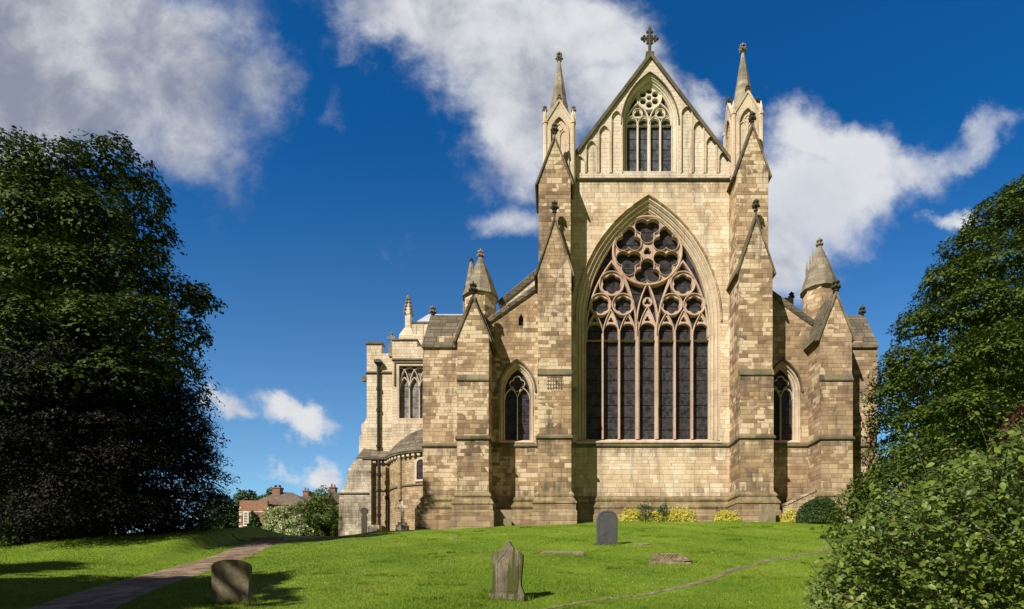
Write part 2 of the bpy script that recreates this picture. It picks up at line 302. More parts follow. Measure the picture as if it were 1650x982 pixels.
# ---------------------------------------------------------------- object helpers
class MB:
    def __init__(s): s.v = []; s.f = []
    def add(s, vs, fs):
        k = len(s.v); s.v += [tuple(p) for p in vs]; s.f += [tuple(i+k for i in f) for f in fs]; return s
    def box(s, x0, x1, y0, y1, z0, z1):
        return s.add([(x0,y0,z0),(x1,y0,z0),(x1,y1,z0),(x0,y1,z0),(x0,y0,z1),(x1,y0,z1),(x1,y1,z1),(x0,y1,z1)],
                     [(0,1,5,4),(1,2,6,5),(2,3,7,6),(3,0,4,7),(4,5,6,7),(3,2,1,0)])
    def prism(s, outer, y0, y1, holes=(), mp=None):
        # polygon in (x,z) extruded along y
        mp = mp or (lambda a, y, b: (a, y, b))
        loops = [list(outer)]+[list(h) for h in holes]
        tri = tessellate_polygon([[Vector((a, b, 0)) for a, b in L] for L in loops])
        flat = [p for L in loops for p in L]; n = len(flat)
        vs = [mp(a, y0, b) for a, b in flat]+[mp(a, y1, b) for a, b in flat]
        fs = []
        for t in tri:
            (ax, az), (bx, bz), (cx, cz) = (flat[i] for i in t)
            ar = (bx-ax)*(cz-az)-(bz-az)*(cx-ax)
            if abs(ar) < 1e-10: continue
            t = t if ar > 0 else t[::-1]
            fs.append(tuple(t)); fs.append(tuple(i+n for i in t[::-1]))
        k = 0
        for li, L in enumerate(loops):
            m_ = len(L); area = sum(L[i][0]*L[(i+1) % m_][1]-L[(i+1) % m_][0]*L[i][1] for i in range(m_))
            ccw = (area > 0) == (li == 0)
            for i in range(m_):
                a = k+i; b = k+(i+1) % m_
                fs.append((b, a, a+n, b+n) if ccw else (a, b, b+n, a+n))
            k += m_
        return s.add(vs, fs)
    def prismx(s, poly, x0, x1): return s.prism(poly, x0, x1, mp=lambda a, y, b: (y, a, b))
    def sweep(s, path, sec, closed=False, mp=None):
        # path of 2D points; section list of (offset along left normal, depth); open section ring closed around
        mp = mp or (lambda a, d, b: (a, d, b))
        n = len(path); k = len(sec); vs = []
        for i in range(n):
            p = Vector(path[i])
            if closed or 0 < i < n-1:
                a = Vector(path[(i-1) % n]); b = Vector(path[(i+1) % n])
                t1 = (p-a).normalized(); t2 = (b-p).normalized(); n1 = Vector((-t1.y, t1.x)); n2 = Vector((-t2.y, t2.x))
                nn = (n1+n2); nn = nn.normalized() if nn.length > 1e-6 else n1
                nn = nn/max(.35, nn.dot(n1))
            else:
                a = Vector(path[i-1] if i else path[0]); b = Vector(path[i] if i else path[1]); t1 = (b-a).normalized(); nn = Vector((-t1.y, t1.x))
            for (o, d) in sec: q = p+nn*o; vs.append(mp(q.x, d, q.y))
        fs = []
        for i in range(n if closed else n-1):
            j = (i+1) % n
            for a in range(k):
                b = (a+1) % k; fs.append((i*k+a, j*k+a, j*k+b, i*k+b))
        if not closed: fs.append(tuple(range(k))); fs.append(tuple((n-1)*k+a for a in range(k))[::-1])
        return s.add(vs, fs)
    def bar(s, path, w, yf, yb, closed=False):
        w = w*.68; c = w*.30
        return s.sweep(path, [(-w/2, yb), (-w/2, yf+c), (-w*.16, yf), (w*.16, yf), (w/2, yf+c), (w/2, yb)], closed)
    def lathe(s, cx, cy, prof, n=8, rot=0, sx=1, sy=1):
        vs = []; fs = []
        for (r, z) in prof:
            for i in range(n):
                a = rot+2*PI*i/n; vs.append((cx+r*sx*math.cos(a), cy+r*sy*math.sin(a), z))
        m_ = len(prof)
        for j in range(m_-1):
            for i in range(n):
                i2 = (i+1) % n; fs.append((j*n+i, j*n+i2, (j+1)*n+i2, (j+1)*n+i))
        fs.append(tuple(range(n))[::-1]); fs.append(tuple((m_-1)*n+i for i in range(n)))
        return s.add(vs, fs)
    def tube(s, pts, rs, n=8):
        vs = []; fs = []
        for i, p in enumerate(pts):
            p = Vector(p); a = Vector(pts[max(0, i-1)]); b = Vector(pts[min(len(pts)-1, i+1)]); d = (b-a).normalized()
            x = d.cross(Vector((0, 0, 1))); x = x.normalized() if x.length > .01 else Vector((1, 0, 0)); y = d.cross(x).normalized()
            for k in range(n):
                t = 2*PI*k/n; vs.append(p+(x*math.cos(t)+y*math.sin(t))*rs[i])
        for i in range(len(pts)-1):
            for k in range(n): fs.append((i*n+k, i*n+(k+1) % n, (i+1)*n+(k+1) % n, (i+1)*n+k))
        fs.append(tuple(range(n))[::-1]); fs.append(tuple((len(pts)-1)*n+k for k in range(n)))
        return s.add(vs, fs)
    def ball(s, c, r, n=8, sz=1.0):
        return s.lathe(c[0], c[1], [(r*math.sin(PI*i/5)+1e-4, c[2]-r*sz*math.cos(PI*i/5)) for i in range(6)], n)
    def build(s, name, mat, parent=None, smooth=False, jitter=0):
        me = bpy.data.meshes.new(name)
        me.from_pydata(s.v, [], s.f); me.materials.append(mat); me.update()
        if smooth: me.polygons.foreach_set('use_smooth', [True]*len(me.polygons))
        o = bpy.data.objects.new(name, me); COL.objects.link(o)
        if parent: attach(o, parent)
        return o
def attach(o, parent):
    o.parent = parent
    loc = Vector((0, 0, 0)); q = parent
    while q: loc += q.location; q = q.parent if q.parent else None
    if parent.type == 'EMPTY': o.matrix_parent_inverse = Matrix.Translation(-parent.location)
def tag(o, label=None, cat=None, group=None, kind=None):
    if label: o['label'] = label
    if cat: o['category'] = cat
    if group: o['group'] = group
    if kind: o['kind'] = kind
    return o
def thing(name, label, cat, loc=(0, 0, 0), group=None):
    o = bpy.data.objects.new(name, None); COL.objects.link(o); o.location = loc; o.empty_display_size = .3
    return tag(o, label, cat, group)

# ---------------------------------------------------------------- ground
def interp(x, xs, ys): return float(np.interp(x, xs, ys))
FY = [-200, -40, 0, 5, 11, 15, 22, 30, 36.6, 39, 60, 100, 3000]; FZ = [-9, -3.5, 0, .45, 1.2, 1.83, 2.93, 4.27, 5.35, 5.55, 6.7, 8.0, 8.0]
PY = [-30, 0, 5, 8, 10.5, 13, 17, 22, 27, 30.5, 35, 42, 60]; PX = [-6, -5.8, -6.6, -7.7, -8.8, -9.95, -11.4, -12.7, -14.3, -15.2, -15.9, -17, -24]
PZ = [-2.4, .1, .5, .85, 1.12, 1.37, 1.78, 2.43, 3.2, 3.72, 4.15, 4.8, 5.7]
def sm(a, b, t):
    t = np.clip((t-a)/(b-a), 0, 1); return t*t*(3-2*t)
def smi(y, xs, ys):   # smoothed interpolation
    r = 0
    for d, w_ in ((-1.6, .15), (-.8, .2), (0, .3), (.8, .2), (1.6, .15)): r = r+w_*np.interp(y+d, xs, ys)
    return r
def gz(x, y):
    x = np.asarray(x, float); y = np.asarray(y, float)
    z = smi(y, FY, FZ)
    tilt = -.042*np.clip(4-x, 0, 18) - .012*np.clip(-14-x, 0, 25)
    z = z+tilt*sm(8, 36, y)
    z = z+.035*np.sin(x*.9+.3*y)*np.sin(y*.55+1)+.02*np.sin(x*2.3+y*1.1)
    d = x-smi(y, PY, PX)
    z = z+.62*sm(1.5, 2.5, -d)*(1-sm(5, 15, -d))*sm(19, 26, y)*(1-sm(33, 40, y)); pzv = smi(y, PY, PZ)
    wr = 1-sm(.85, 4.5, d); wl = 1-sm(1.5, 2.3, -d)
    wl2 = 1-sm(.9, 3.8, -d)
    wl = np.where(y < 19, wl2, np.where(y > 23, wl, wl2+(wl-wl2)*sm(19, 23, y)))
    w_ = np.where(d > 0, wr, wl)*(1-sm(40, 60, y))*sm(-20, 0, y)
    return z*(1-w_)+pzv*w_
def gzf(x, y): return float(gz(x, y))
def axis(segs):
    r = []
    for a, b, st in segs: r += list(np.arange(a, b, st))
    r.append(segs[-1][1]); return np.array(r)
gx = axis([(-3000, -300, 300), (-300, -60, 20), (-60, -32, 2), (-32, 24, .28), (24, 60, 2), (60, 300, 20), (300, 3000, 300)])
gy = axis([(-600, -60, 60), (-60, 0, 5), (0, 6, .6), (6, 40, .28), (40, 64, 1.5), (64, 300, 20), (300, 4000, 300)])
GX, GY = np.meshgrid(gx, gy); GZ = gz(GX, GY)
nxg, nyg = len(gx), len(gy)
def fast_mesh(name, verts, faces, mat, smooth=False):
    verts = np.asarray(verts, np.float32).reshape(-1, 3); faces = np.asarray(faces, np.int32); k = faces.shape[1]
    me = bpy.data.meshes.new(name); me.vertices.add(len(verts)); me.vertices.foreach_set('co', verts.ravel())
    me.loops.add(faces.size); me.loops.foreach_set('vertex_index', faces.ravel())
    me.polygons.add(len(faces)); me.polygons.foreach_set('loop_start', np.arange(0, faces.size, k, dtype=np.int32))
    me.update(calc_edges=True); me.validate()
    if smooth: me.polygons.foreach_set('use_smooth', np.ones(len(me.polygons), bool))
    me.materials.append(mat); return me
def link(name, me, parent=None):
    o = bpy.data.objects.new(name, me); COL.objects.link(o)
    if parent: attach(o, parent)
    return o
I = np.arange(nyg-1)[:, None]*nxg+np.arange(nxg-1)[None]
Q = np.stack([I, I+1, I+1+nxg, I+nxg], -1).reshape(-1, 4)
g = link('ground', fast_mesh('ground', np.stack([GX, GY, GZ], -1), Q, M['lawn'], True)); tag(g, kind='structure')
def ribbon(name, mat, pts, widths, lift, kind='structure'):
    vs = []; n = len(pts); fs = []; K = 6
    for i, (x, y) in enumerate(pts):
        a = Vector(pts[max(0, i-1)]); b = Vector(pts[min(n-1, i+1)]); d = (b-a).normalized(); nn = Vector((d.y, -d.x))
        for k in range(K+1):
            t = k/K-.5; j = .5+.12*math.sin(i*1.7+k)+.1*math.sin(i*.61) if k in (0, K) else .5
            wv = widths[i]*t*(.85+.3*j); q = Vector((x, y))+nn*wv
            vs.append((q.x, q.y, gzf(q.x, q.y)+lift*(1 if 0 < k < K else .15)))
    for i in range(n-1):
        for k in range(K): fs.append((i*(K+1)+k, i*(K+1)+k+1, (i+1)*(K+1)+k+1, (i+1)*(K+1)+k))
    o = link(name, fast_mesh(name, vs, fs, mat, True)); tag(o, kind=kind); return o
ys = np.arange(1, 50, .35)
ribbon('footpath', M['path'], [(float(smi(y, PY, PX)), float(y)) for y in ys], [1.45]*len(ys), .03)
TR = [(760, 1010), (830, 993), (900, 979), (1000, 965), (1060, 955), (1110, 945), (1150, 933), (1195, 915), (1240, 903), (1290, 894), (1330, 887), (1390, 878), (1440, 872)]
def ground_at(u, v):  # where the sight line through a picture point meets the lawn
    Y = 4.0
    while Y < 60:
        if gzf(X(u, Y), Y) >= Z(v, Y): return X(u, Y), Y
        Y += .03
    return X(u, 37), 37
tp = [ground_at(u, v) for u, v in TR]; tp2 = []
for i in range(len(tp)-1):
    for k in range(5): t = k/5; tp2.append((tp[i][0]*(1-t)+tp[i+1][0]*t, tp[i][1]*(1-t)+tp[i+1][1]*t))
ribbon('worn_track', M['track'], tp2, [.05+.17*min(1, max(0, (i-12)/20)) for i in range(len(tp2))], .03)
def find_Y0(u, v): return ground_at(u, v)[1]
# short lawn grass
rs = np.random.RandomState(3)
NB = 560000
yy = 8.0*(39/8.0)**rs.rand(NB); uu = rs.uniform(-200, 1750, NB); xx = (uu-U0)/F*yy
trk = np.array(tp2)
keep = (np.abs(xx-smi(yy, PY, PX)) > .78) & ~((yy > 36.6) & (xx > -9.5)) 
dmin = np.full(NB, 9.0)
for i in range(0, len(trk), 2): dmin = np.minimum(dmin, np.hypot(xx-trk[i, 0], yy-trk[i, 1]))
keep &= (dmin > .20) | (rs.rand(NB) < .15)
xx, yy = xx[keep], yy[keep]; n = len(xx); zz = gz(xx, yy)
tufts = [(X(u, Yq), Yq, w_, h_) for u, Yq, w_, h_ in [(373, find_Y0(373, 972), .42, .13), (818, find_Y0(818, 967), .40, .12), (978, find_Y0(978, 879), .45, .12), (1080, find_Y0(1080, 907), .8, .10), (905, find_Y0(905, 893), .8, .08)]+[(rs.uniform(380, 1300), rs.uniform(10, 34), rs.uniform(.12, .3), rs.uniform(.04, .10)) for _ in range(60)]]
ex = []
for (tx_, ty_, tw_, thh) in tufts:
    k_ = int(900*tw_); a_ = rs.rand(k_)*2*PI; q_ = rs.normal(size=k_)*.18+1; ex.append(np.stack([tx_+tw_*q_*np.cos(a_), ty_+tw_*.35*q_*np.sin(a_), np.full(k_, thh)], -1))
ex = np.concatenate(ex); xx = np.concatenate([xx, ex[:, 0]]); yy = np.concatenate([yy, ex[:, 1]]); n0 = n; n = len(xx); zz = gz(xx, yy)
an = rs.rand(n)*2*PI; hh = rs.uniform(.018, .050, n)*(1+.35*np.sin(xx*1.3+1)*np.sin(yy*1.1)); hh[n0:] = ex[:, 2]*rs.uniform(.5, 1.2, n-n0); ww = .0040*(yy/9)**.75*rs.uniform(.8, 1.6, n); ln = rs.uniform(.2, 1.0, n)*hh; la = rs.rand(n)*2*PI
ca, sa = np.cos(an)*ww, np.sin(an)*ww
V = np.empty((n, 3, 3)); V[:, 0] = np.stack([xx-ca, yy-sa, zz-.005], -1); V[:, 1] = np.stack([xx+ca, yy+sa, zz-.005], -1)
V[:, 2] = np.stack([xx+ln*np.cos(la), yy+ln*np.sin(la), zz+hh], -1)
tag(link('grass', fast_mesh('grass', V, np.arange(n*3).reshape(-1, 3), M['blade'])), 'short bright green mown grass covering the churchyard slope', 'grass', kind='stuff')

rs = np.random.RandomState(8); nd = 1500
yd = rs.uniform(10, 35, nd); ud = rs.uniform(150, 1400, nd); xd_ = (ud-U0)/F*yd+rs.normal(size=nd)*.2
cl_ = np.sin(xd_*.8)*np.sin(yd*.6)+rs.rand(nd)*.9 > .75; xd_, yd = xd_[cl_], yd[cl_]; zd = gz(xd_, yd)+.05; r_ = .011; kd_ = len(xd_)
Vd = np.stack([np.stack([xd_+r_*a, yd+r_*b, zd+c], -1) for a, b, c in ((-1, 0, 0), (0, -1, .004), (1, 0, 0), (0, 1, .012))], 1)
tag(link('daisies', fast_mesh('daisies', Vd, np.arange(kd_*4).reshape(-1, 4), simple('daisy_petals', (.7, .7, .62), .8))), 'tiny white daisies scattered through the lawn', 'flowers', kind='stuff')

# ---------------------------------------------------------------- THE CATHEDRAL
CX = 6.26; YW = 39.3; GB = 4.2
cath = thing('cathedral', 'great gothic cathedral east front of golden limestone with a huge traceried window', 'cathedral', (CX, YW, 5.3))
def arch(cx, z0, a, h, off=0, n=14):
    R = (h*h+a*a)/(2*a); m_ = R-a; Ro = R+off; tm = math.acos(max(-1, min(1, m_/Ro)))
    L = [(cx+m_-Ro*math.cos(tm*i/n), z0+Ro*math.sin(tm*i/n)) for i in range(n+1)]
    return L+[(2*cx-x, z) for x, z in L[:-1][::-1]]
def jarch(cx, zs, z0, a, h, off=0, n=14):
    A = arch(cx, z0, a, h, off, n); return [(A[0][0], zs)]+A+[(A[-1][0], zs)]
def uring(mb, cx, zs, z0, a, h, o1, o2, y0, y1, n=14):
    A = jarch(cx, zs, z0, a, h, o2, n); B = jarch(cx, zs, z0, a, h, o1, n)
    k = len(A)
    vs = [(x, y0, z) for x, z in A]+[(x, y0, z) for x, z in B]+[(x, y1, z) for x, z in A]+[(x, y1, z) for x, z in B]
    fs = []
    for i in range(k-1):
        fs += [(i, k+i, k+i+1, i+1), (2*k+i, 2*k+i+1, 3*k+i+1, 3*k+i), (i, i+1, 2*k+i+1, 2*k+i), (k+i, 3*k+i, 3*k+i+1, k+i+1)]
    fs += [(0, 2*k, 3*k, k), (k-1, 2*k-1, 4*k-1, 3*k-1)]
    mb.add(vs, fs)
def foil(cx, cz, d, rho, n, rot=PI/2, seg=9):
    pts = []
    tot_ = n*seg
    for i in range(tot_):
        th = 2*PI*i/tot_; k = round((th)/(2*PI/n)); ph = th-k*2*PI/n
        r = d*math.cos(ph)+math.sqrt(max(0, rho*rho-(d*math.sin(ph))**2)); pts.append((cx+r*math.cos(th+rot), cz+r*math.sin(th+rot)))
    return pts
def circ(cx, cz, r, n=36): return [(cx+r*math.cos(2*PI*i/n), cz+r*math.sin(2*PI*i/n)) for i in range(n)]
def carved_finial(name, x, y, z, s, parent, mat=None, stem=.5):
    mb = MB()
    mb.lathe(x, y, [(.09*s, z-.1), (.08*s, z+stem*s*.6), (.17*s, z+stem*s*.66), (.17*s, z+stem*s*.74), (.08*s, z+stem*s*.8), (.09*s, z+stem*s*1.0), (.17*s, z+stem*s+.18*s), (.12*s, z+stem*s+.3*s), (.15*s, z+stem*s+.42*s), (.09*s, z+stem*s+.55*s), (.02*s, z+stem*s+.72*s)], 8)
    for k, (zz_, rr) in enumerate(((stem*s+.12*s, .24*s), (stem*s+.42*s, .17*s))):
        for a in range(6):
            t = a*PI/3+k*.5; q = (x+rr*math.cos(t), y+rr*math.sin(t), z+zz_); mb.ball(q, .095*s, 6, 1.15)
            mb.tube([(x, y, z+zz_-.1*s), q], [.05*s, .06*s], 5)
    return mb.build(name, mat or M['finial'], parent)

# --- plan line of the walls, used by plinth and string course
YB = 37.0; YA = 37.3; XE = 15.55
HB = 1.08
xb = [CX-6.52, CX+6.52]; xa = [CX-11.83, CX+11.83]; HA = 1.03
plan = [(CX-XE, 52), (CX-XE, YW), (xa[0]-HA, YW), (xa[0]-HA, YA), (xa[0]+HA, YA), (xa[0]+HA, YW), (xb[0]-HB, YW), (xb[0]-HB, YB), (xb[0]+HB, YB), (xb[0]+HB, YW),
        (xb[1]-HB, YW), (xb[1]-HB, YB), (xb[1]+HB, YB), (xb[1]+HB, YW), (xa[1]-HA, YW), (xa[1]-HA, YA), (xa[1]+HA, YA), (xa[1]+HA, YW), (CX+XE, YW), (CX+XE, 52)]
def plansweep(mb, sec, path=None):
    # section points are (outward, z)
    path = path or plan
    mb.sweep(path, [(-o, z) for o, z in sec], mp=lambda a, d, b: (a, b, d))
pm = MB(); plansweep(pm, [(-.4, GB), (.36, GB), (.36, 6.02), (.29, 6.10), (.29, 6.5), (.35, 6.52), (.35, 6.60), (.12, 6.94), (.12, 7.0), (.18, 7.02), (.18, 7.12), (.0, 7.36), (-.4, 7.36)])
pm.build('plinth', M['plinth'], cath)
sm_ = MB(); plansweep(sm_, [(-.2, 10.66), (.03, 10.66), (.11, 10.74), (.11, 10.84), (-.002, 11.0), (-.2, 11.0)])
sm_.build('string_course', M['dark'], cath)

# --- great east window
WX = 6.15; WA = 4.26; WZ0 = 19.3; WH = 7.75; WS = 11.35; YG = 40.05
# choir wall with the window opening
EW_OFF = .66
hole = jarch(WX, 11.0, WZ0, WA, WH, EW_OFF, 20)
ZG = 28.95  # string under the gable
x0w, x1w = xb[0]+HB, xb[1]-HB
mb = MB(); mb.prism([(x0w, GB), (x1w, GB), (x1w, ZG), (x0w, ZG)], YW, YW+.9, [hole]); mb.build('wall', M['wall'], cath)
win = MB()
offs = [.0, .11, .22, .34, .45, .56, .66]
for i in range(6):
    uring(win, WX, 11.2, WZ0, WA, WH, offs[i], offs[i+1], YW+.40-.075*i, YW+.78, 18)
for i, of in enumerate((.0, .22, .45)):
    A = jarch(WX, 11.3, WZ0, WA, WH, of+.03, 18); yv = YW+.40-.075*(i*2)
    win.sweep(A, [(-.045, yv-.01), (0, yv-.07), (.045, yv-.01), (0, yv+.05)])
window = win.build('window', M['trim'], cath)
MB().sweep(arch(WX, WZ0, WA, WH, .72, 18), [(-.05, YW-.002), (-.04, YW-.07), (.02, YW-.13), (.06, YW-.08), (.06, YW+.01)]).build('hood_mould', M['grey'], window)
st = MB(); st.prismx([(YW-.14, 10.98), (YW-.14, 11.05), (YW+.75, 11.42), (YW+.95, 11.42), (YW+.95, 10.9), (YW-.02, 10.9)], WX-WA-.7, WX+WA+.7); st.build('sill', M['trim'], window)
MB().prism(jarch(WX, 11.2, WZ0, WA, WH, .05, 18), YG+.02, YG+.06).build('glass', M['glass'], window)
tr = MB()
YF = YW+.36
def px2(u, v, Y=YF+.1): return X(u, Y), Z(v, Y)
lights = [957.5, 983.5, 1010.7, 1042.2, 1072.7, 1100.5, 1128.6]
lx = [X(u, YF+.1) for u in lights]; lx = [x-(lx[3]-WX) for x in lx]
PW = .50   # half pitch-ish
edges = [WX-WA] + [(lx[i]+lx[i+1])/2 for i in range(6)] + [WX+WA]
zsp = Z(545, YF)
def mull(x, z0, z1, w_, f=YF): tr.box(x-w_/2, x+w_/2, f+.05, YG+.03, z0, z1); tr.prism([(x-w_*.22, z0), (x+w_*.22, z0), (x+w_*.22, z1), (x-w_*.22, z1)], f-.02, f+.05)
for i, x in enumerate(edges[1:-1]):
    big = i in (2, 3); mull(x, WS, zsp+ (1.1 if big else .6), .26 if big else .15)
# three-light groups, central lancet
gl = [(edges[0]+edges[3])/2, (edges[4]+edges[7])/2]; ga = (edges[3]-edges[0])/2
zga = Z(421, YF)
for c in gl:
    A = arch(c, zsp+.1, ga, zga-zsp-.1, 0, 16); tr.bar(A, .19, YF-.02, YG+.03)
    if True:
        cx_, cz_ = c, Z(457, YF)
        ring = [(cx_, cz_, .86), (c-.79, Z(490.5, YF), .76), (c+.79, Z(490.5, YF), .76)]
        for (a, b, r) in ring:
            tr.prism(circ(a, b, r), YF+.08, YG, [foil(a, b, r*.46, r*.35, 6)])
            tr.bar(circ(a, b, r-.02), .12, YF-.02, YG, True)
for i in range(7):
    x = lx[i]; a = min(x-edges[i], edges[i+1]-x)+.02 if i not in (0, 6) else .6
    ztop = Z(499 if i in (1, 5) else 504, YF); z0 = zsp-.1
    if i == 3: ztop = Z(494, YF)
    if i == 3: a = (edges[4]-edges[3])/2
    A = arch(x, z0, a, ztop-z0, 0, 9)
    hw = a-.09; zl = Z(532, YF)
    head = [(x-hw, z0)]+[(x-hw*math.cos(PI*k/10), zl+hw*.95*math.sin(PI*k/10)) for k in range(11)]+[(x+hw, z0)]
    tr.prism([(x-a, z0-.001)]+A[1:-1]+[(x+a, z0-.001)], YF+.09, YG, [[(p[0], max(p[1], z0+.001)) for p in head], foil(x, zl+hw*.95+.24, .10, .10, 3, PI/2, 6)])
    tr.bar(A, .11, YF, YG)
# central tall lancet
ca_ = (edges[4]-edges[3])/2+.05
tr.bar(arch(WX, Z(525, YF), ca_+.02, Z(456, YF)-Z(525, YF), 0, 14), .17, YF-.02, YG+.02)
tr.prism(circ(WX, Z(486, YF), .33, 20), YF+.08, YG, [foil(WX, Z(486, YF), .13, .12, 3, PI/2, 6)])
# arches of intersecting sweep from mullions up to the wheel
RW = 2.36; WC = Z(404, YF)
for sg in (-1, 1):
    xs_ = WX+sg*(edges[4]-WX); pts = []
    for k in range(15):
        t = k/14; pts.append((xs_+sg*(1.25*t**1.8), Z(540, YF)+(Z(430, YF)-Z(540, YF))*t))
    tr.bar(pts, .20, YF-.02, YG+.02)
hs = []
for k in range(6):
    th = PI/2+k*PI/3; inv = (k % 2 == 0)
    cxx, czz = WX+.632*RW*math.cos(th), WC+.632*RW*math.sin(th)
    hs.append(foil(cxx, czz, .196*RW, .199*RW, 3, -PI/2 if inv else PI/2, 12))
    tr.bar(foil(cxx, czz, .196*RW, .212*RW, 3, -PI/2 if inv else PI/2, 10), .06, YF-.01, YG-.2, True)
hs.append(foil(WX, WC, .05*RW, .07*RW, 3, PI/2, 6))
tr.prism(circ(WX, WC, RW, 60), YF+.1, YG, hs)
tr.bar(circ(WX, WC, RW, 60), .24, YF-.05, YG, True)
tr.build('tracery', M['tracery'], window)

# --- gable
GXc = X(1048, YW); ZA = 37.4; GHW = 5.45; ZE = 30.2
slope = (ZA-ZE)/GHW
gw_x = X(1047.5, YW); gA = X(1082, YW+.5)-gw_x; gz0 = Z(200, YW+.4); gh = Z(137, YW+.4)-gz0; gzs = Z(283, YW+.4)
holes = [jarch(gw_x, gzs-.02, gz0, gA, gh, .36, 14)]
nich = []
for u, vt in ((934.2, 252), (953, 227.5), (973.7, 203), (993.5, 179), (1106, 172), (1125, 196), (1145.7, 220), (1166.5, 244)):
    x = X(u, YW+.05); zt = Z(vt, YW); a = .35
    nich.append((x, zt, a)); b_ = .55
    # cusped pointed head
    top = arch(x, zt-b_, a, b_, 0, 8); cus = []
    for i, (px_, pz_) in enumerate(top):
        t = i/(len(top)-1); q = .07*abs(math.sin(3*PI*t))**.5; qx = px_-(px_-x)*(.22-q*3.0 if q < .07 else 0); cus.append((px_+(x-px_)*max(0, .20-2.9*q), pz_-(0.0 if .3 < t < .7 else max(0, .07-q))))
    holes.append([(x-a, Z(279, YW))]+cus+[(x+a, Z(279, YW))])
mb = MB(); mb.prism([(GXc-GHW-.1, ZG), (GXc+GHW+.1, ZG), (GXc+GHW+.1, ZE), (GXc, ZA), (GXc-GHW-.1, ZE)], YW, YW+.45, holes)
gab = mb.build('gable', M['gable'], cath)
mb = MB(); mb.prism([(GXc-GHW, ZG), (GXc+GHW, ZG), (GXc+GHW, ZE-.1), (GXc, ZA-.1), (GXc-GHW, ZE-.1)], YW+.11, YW+.9, [jarch(gw_x, gzs-.02, gz0, gA, gh, .36, 14)])
mb.build('blind_panels', M['gable'], gab)
for x, zt, a in nich:
    mb = MB().sweep([(x-a-.03, Z(279, YW)), ]+[(p, q) for p, q in arch(x, zt-.55, a+.03, .58, 0, 8)]+[(x+a+.03, Z(279, YW))], [(-.035, YW+.02), (-.035, YW-.05), (.035, YW-.05), (.035, YW+.02)]); mb.build('blind_arch', M['trim'], gab)
cop = MB(); cw = .12
cop.sweep([(GXc-GHW-.25, ZE-.30), (GXc, ZA+.02), (GXc+GHW+.25, ZE-.30)], [(-.05, YW-.16), (.14, YW-.20), (.24, YW+.05), (.24, YW+.95), (-.05, YW+.95)])
cop.sweep([(x0w-.0, ZG+.02), (x1w, ZG+.02)], [(-.10, YW-.01), (-.10, YW-.06), (.02, YW-.16), (.07, YW-.16), (.2, YW+.02), (.2, YW+.3), (-.1, YW+.3)])
cop.build('coping', M['dark'], gab)
# gable window
win = MB()
for i in range(4): uring(win, gw_x, gzs-.1, gz0, gA, gh, .09*i, .09*(i+1), YW+.42-.11*i, YW+.62, 14)
for i, of in enumerate((.02, .24)):
    yv = YW+.42-.22*i; win.sweep(jarch(gw_x, gzs, gz0, gA, gh, of, 14), [(-.035, yv-.01), (0, yv-.06), (.035, yv-.01), (0, yv+.04)])
win.box(gw_x-gA-.34, gw_x+gA+.34, YW+.02, YW+.8, gzs-.16, gzs+.02)
gwin = win.build('window', M['gtrac'], cath)
MB().sweep(arch(gw_x, gz0-.35, gA, gh+.35, .40, 14), [(-.04, YW-.002), (-.03, YW-.07), (.02, YW-.10), (.05, YW-.06), (.05, YW+.01)]).build('hood_mould', M['dark'], gwin)
MB().prism(jarch(gw_x, gzs-.1, gz0, gA, gh, .05, 14), YW+.66, YW+.70).build('glass', M['gglass'], gwin)
tr = MB(); yf = YW+.40; yb_ = YW+.68
q = gA/2
for k, x in enumerate((gw_x-q, gw_x, gw_x+q)):
    w_ = .2 if k == 1 else .12; tr.box(x-w_/2, x+w_/2, yf+.03, yb_, gzs, gz0+(.1 if k != 1 else .2)); tr.box(x-w_/4, x+w_/4, yf, yf+.03, gzs, gz0)
for k in range(4):
    x = gw_x-gA+q*(k+.5); hw = q/2-.05; z0 = gz0-.05
    head = [(x-hw, z0)]+[(x-hw*math.cos(PI*i/8), z0+.1+hw*1.1*math.sin(PI*i/8)) for i in range(9)]+[(x+hw, z0)]
    A = arch(x, z0-.001, q/2, .62, 0, 8)
    tr.prism(A, yf+.06, yb_, [[(a, b+.002) for a, b in head]]); tr.bar(A, .08, yf, yb_)
for sg in (-1, 1):
    c = gw_x+sg*q; tr.bar(arch(c, gz0+.0, q, 1.42, 0, 10), .13, yf-.02, yb_)
    tr.prism(circ(c, gz0+.74, .34, 24), yf+.05, yb_, [foil(c, gz0+.74, .14, .145, 3, PI/2, 7)]); tr.bar(circ(c, gz0+.74, .33, 24), .08, yf, yb_, True)
wc = Z(158, YW+.45); rw = .86
tr.prism(circ(gw_x, wc, rw, 44), yf+.05, yb_, [circ(gw_x+rw*.56*math.cos(PI/6+k*PI/3), wc+rw*.56*math.sin(PI/6+k*PI/3), rw*.255, 12) for k in range(6)]+[circ(gw_x, wc, rw*.2, 10)]); tr.bar(circ(gw_x, wc, rw, 44), .12, yf-.02, yb_, True)
tr.build('tracery', M['gtrac'], gwin)
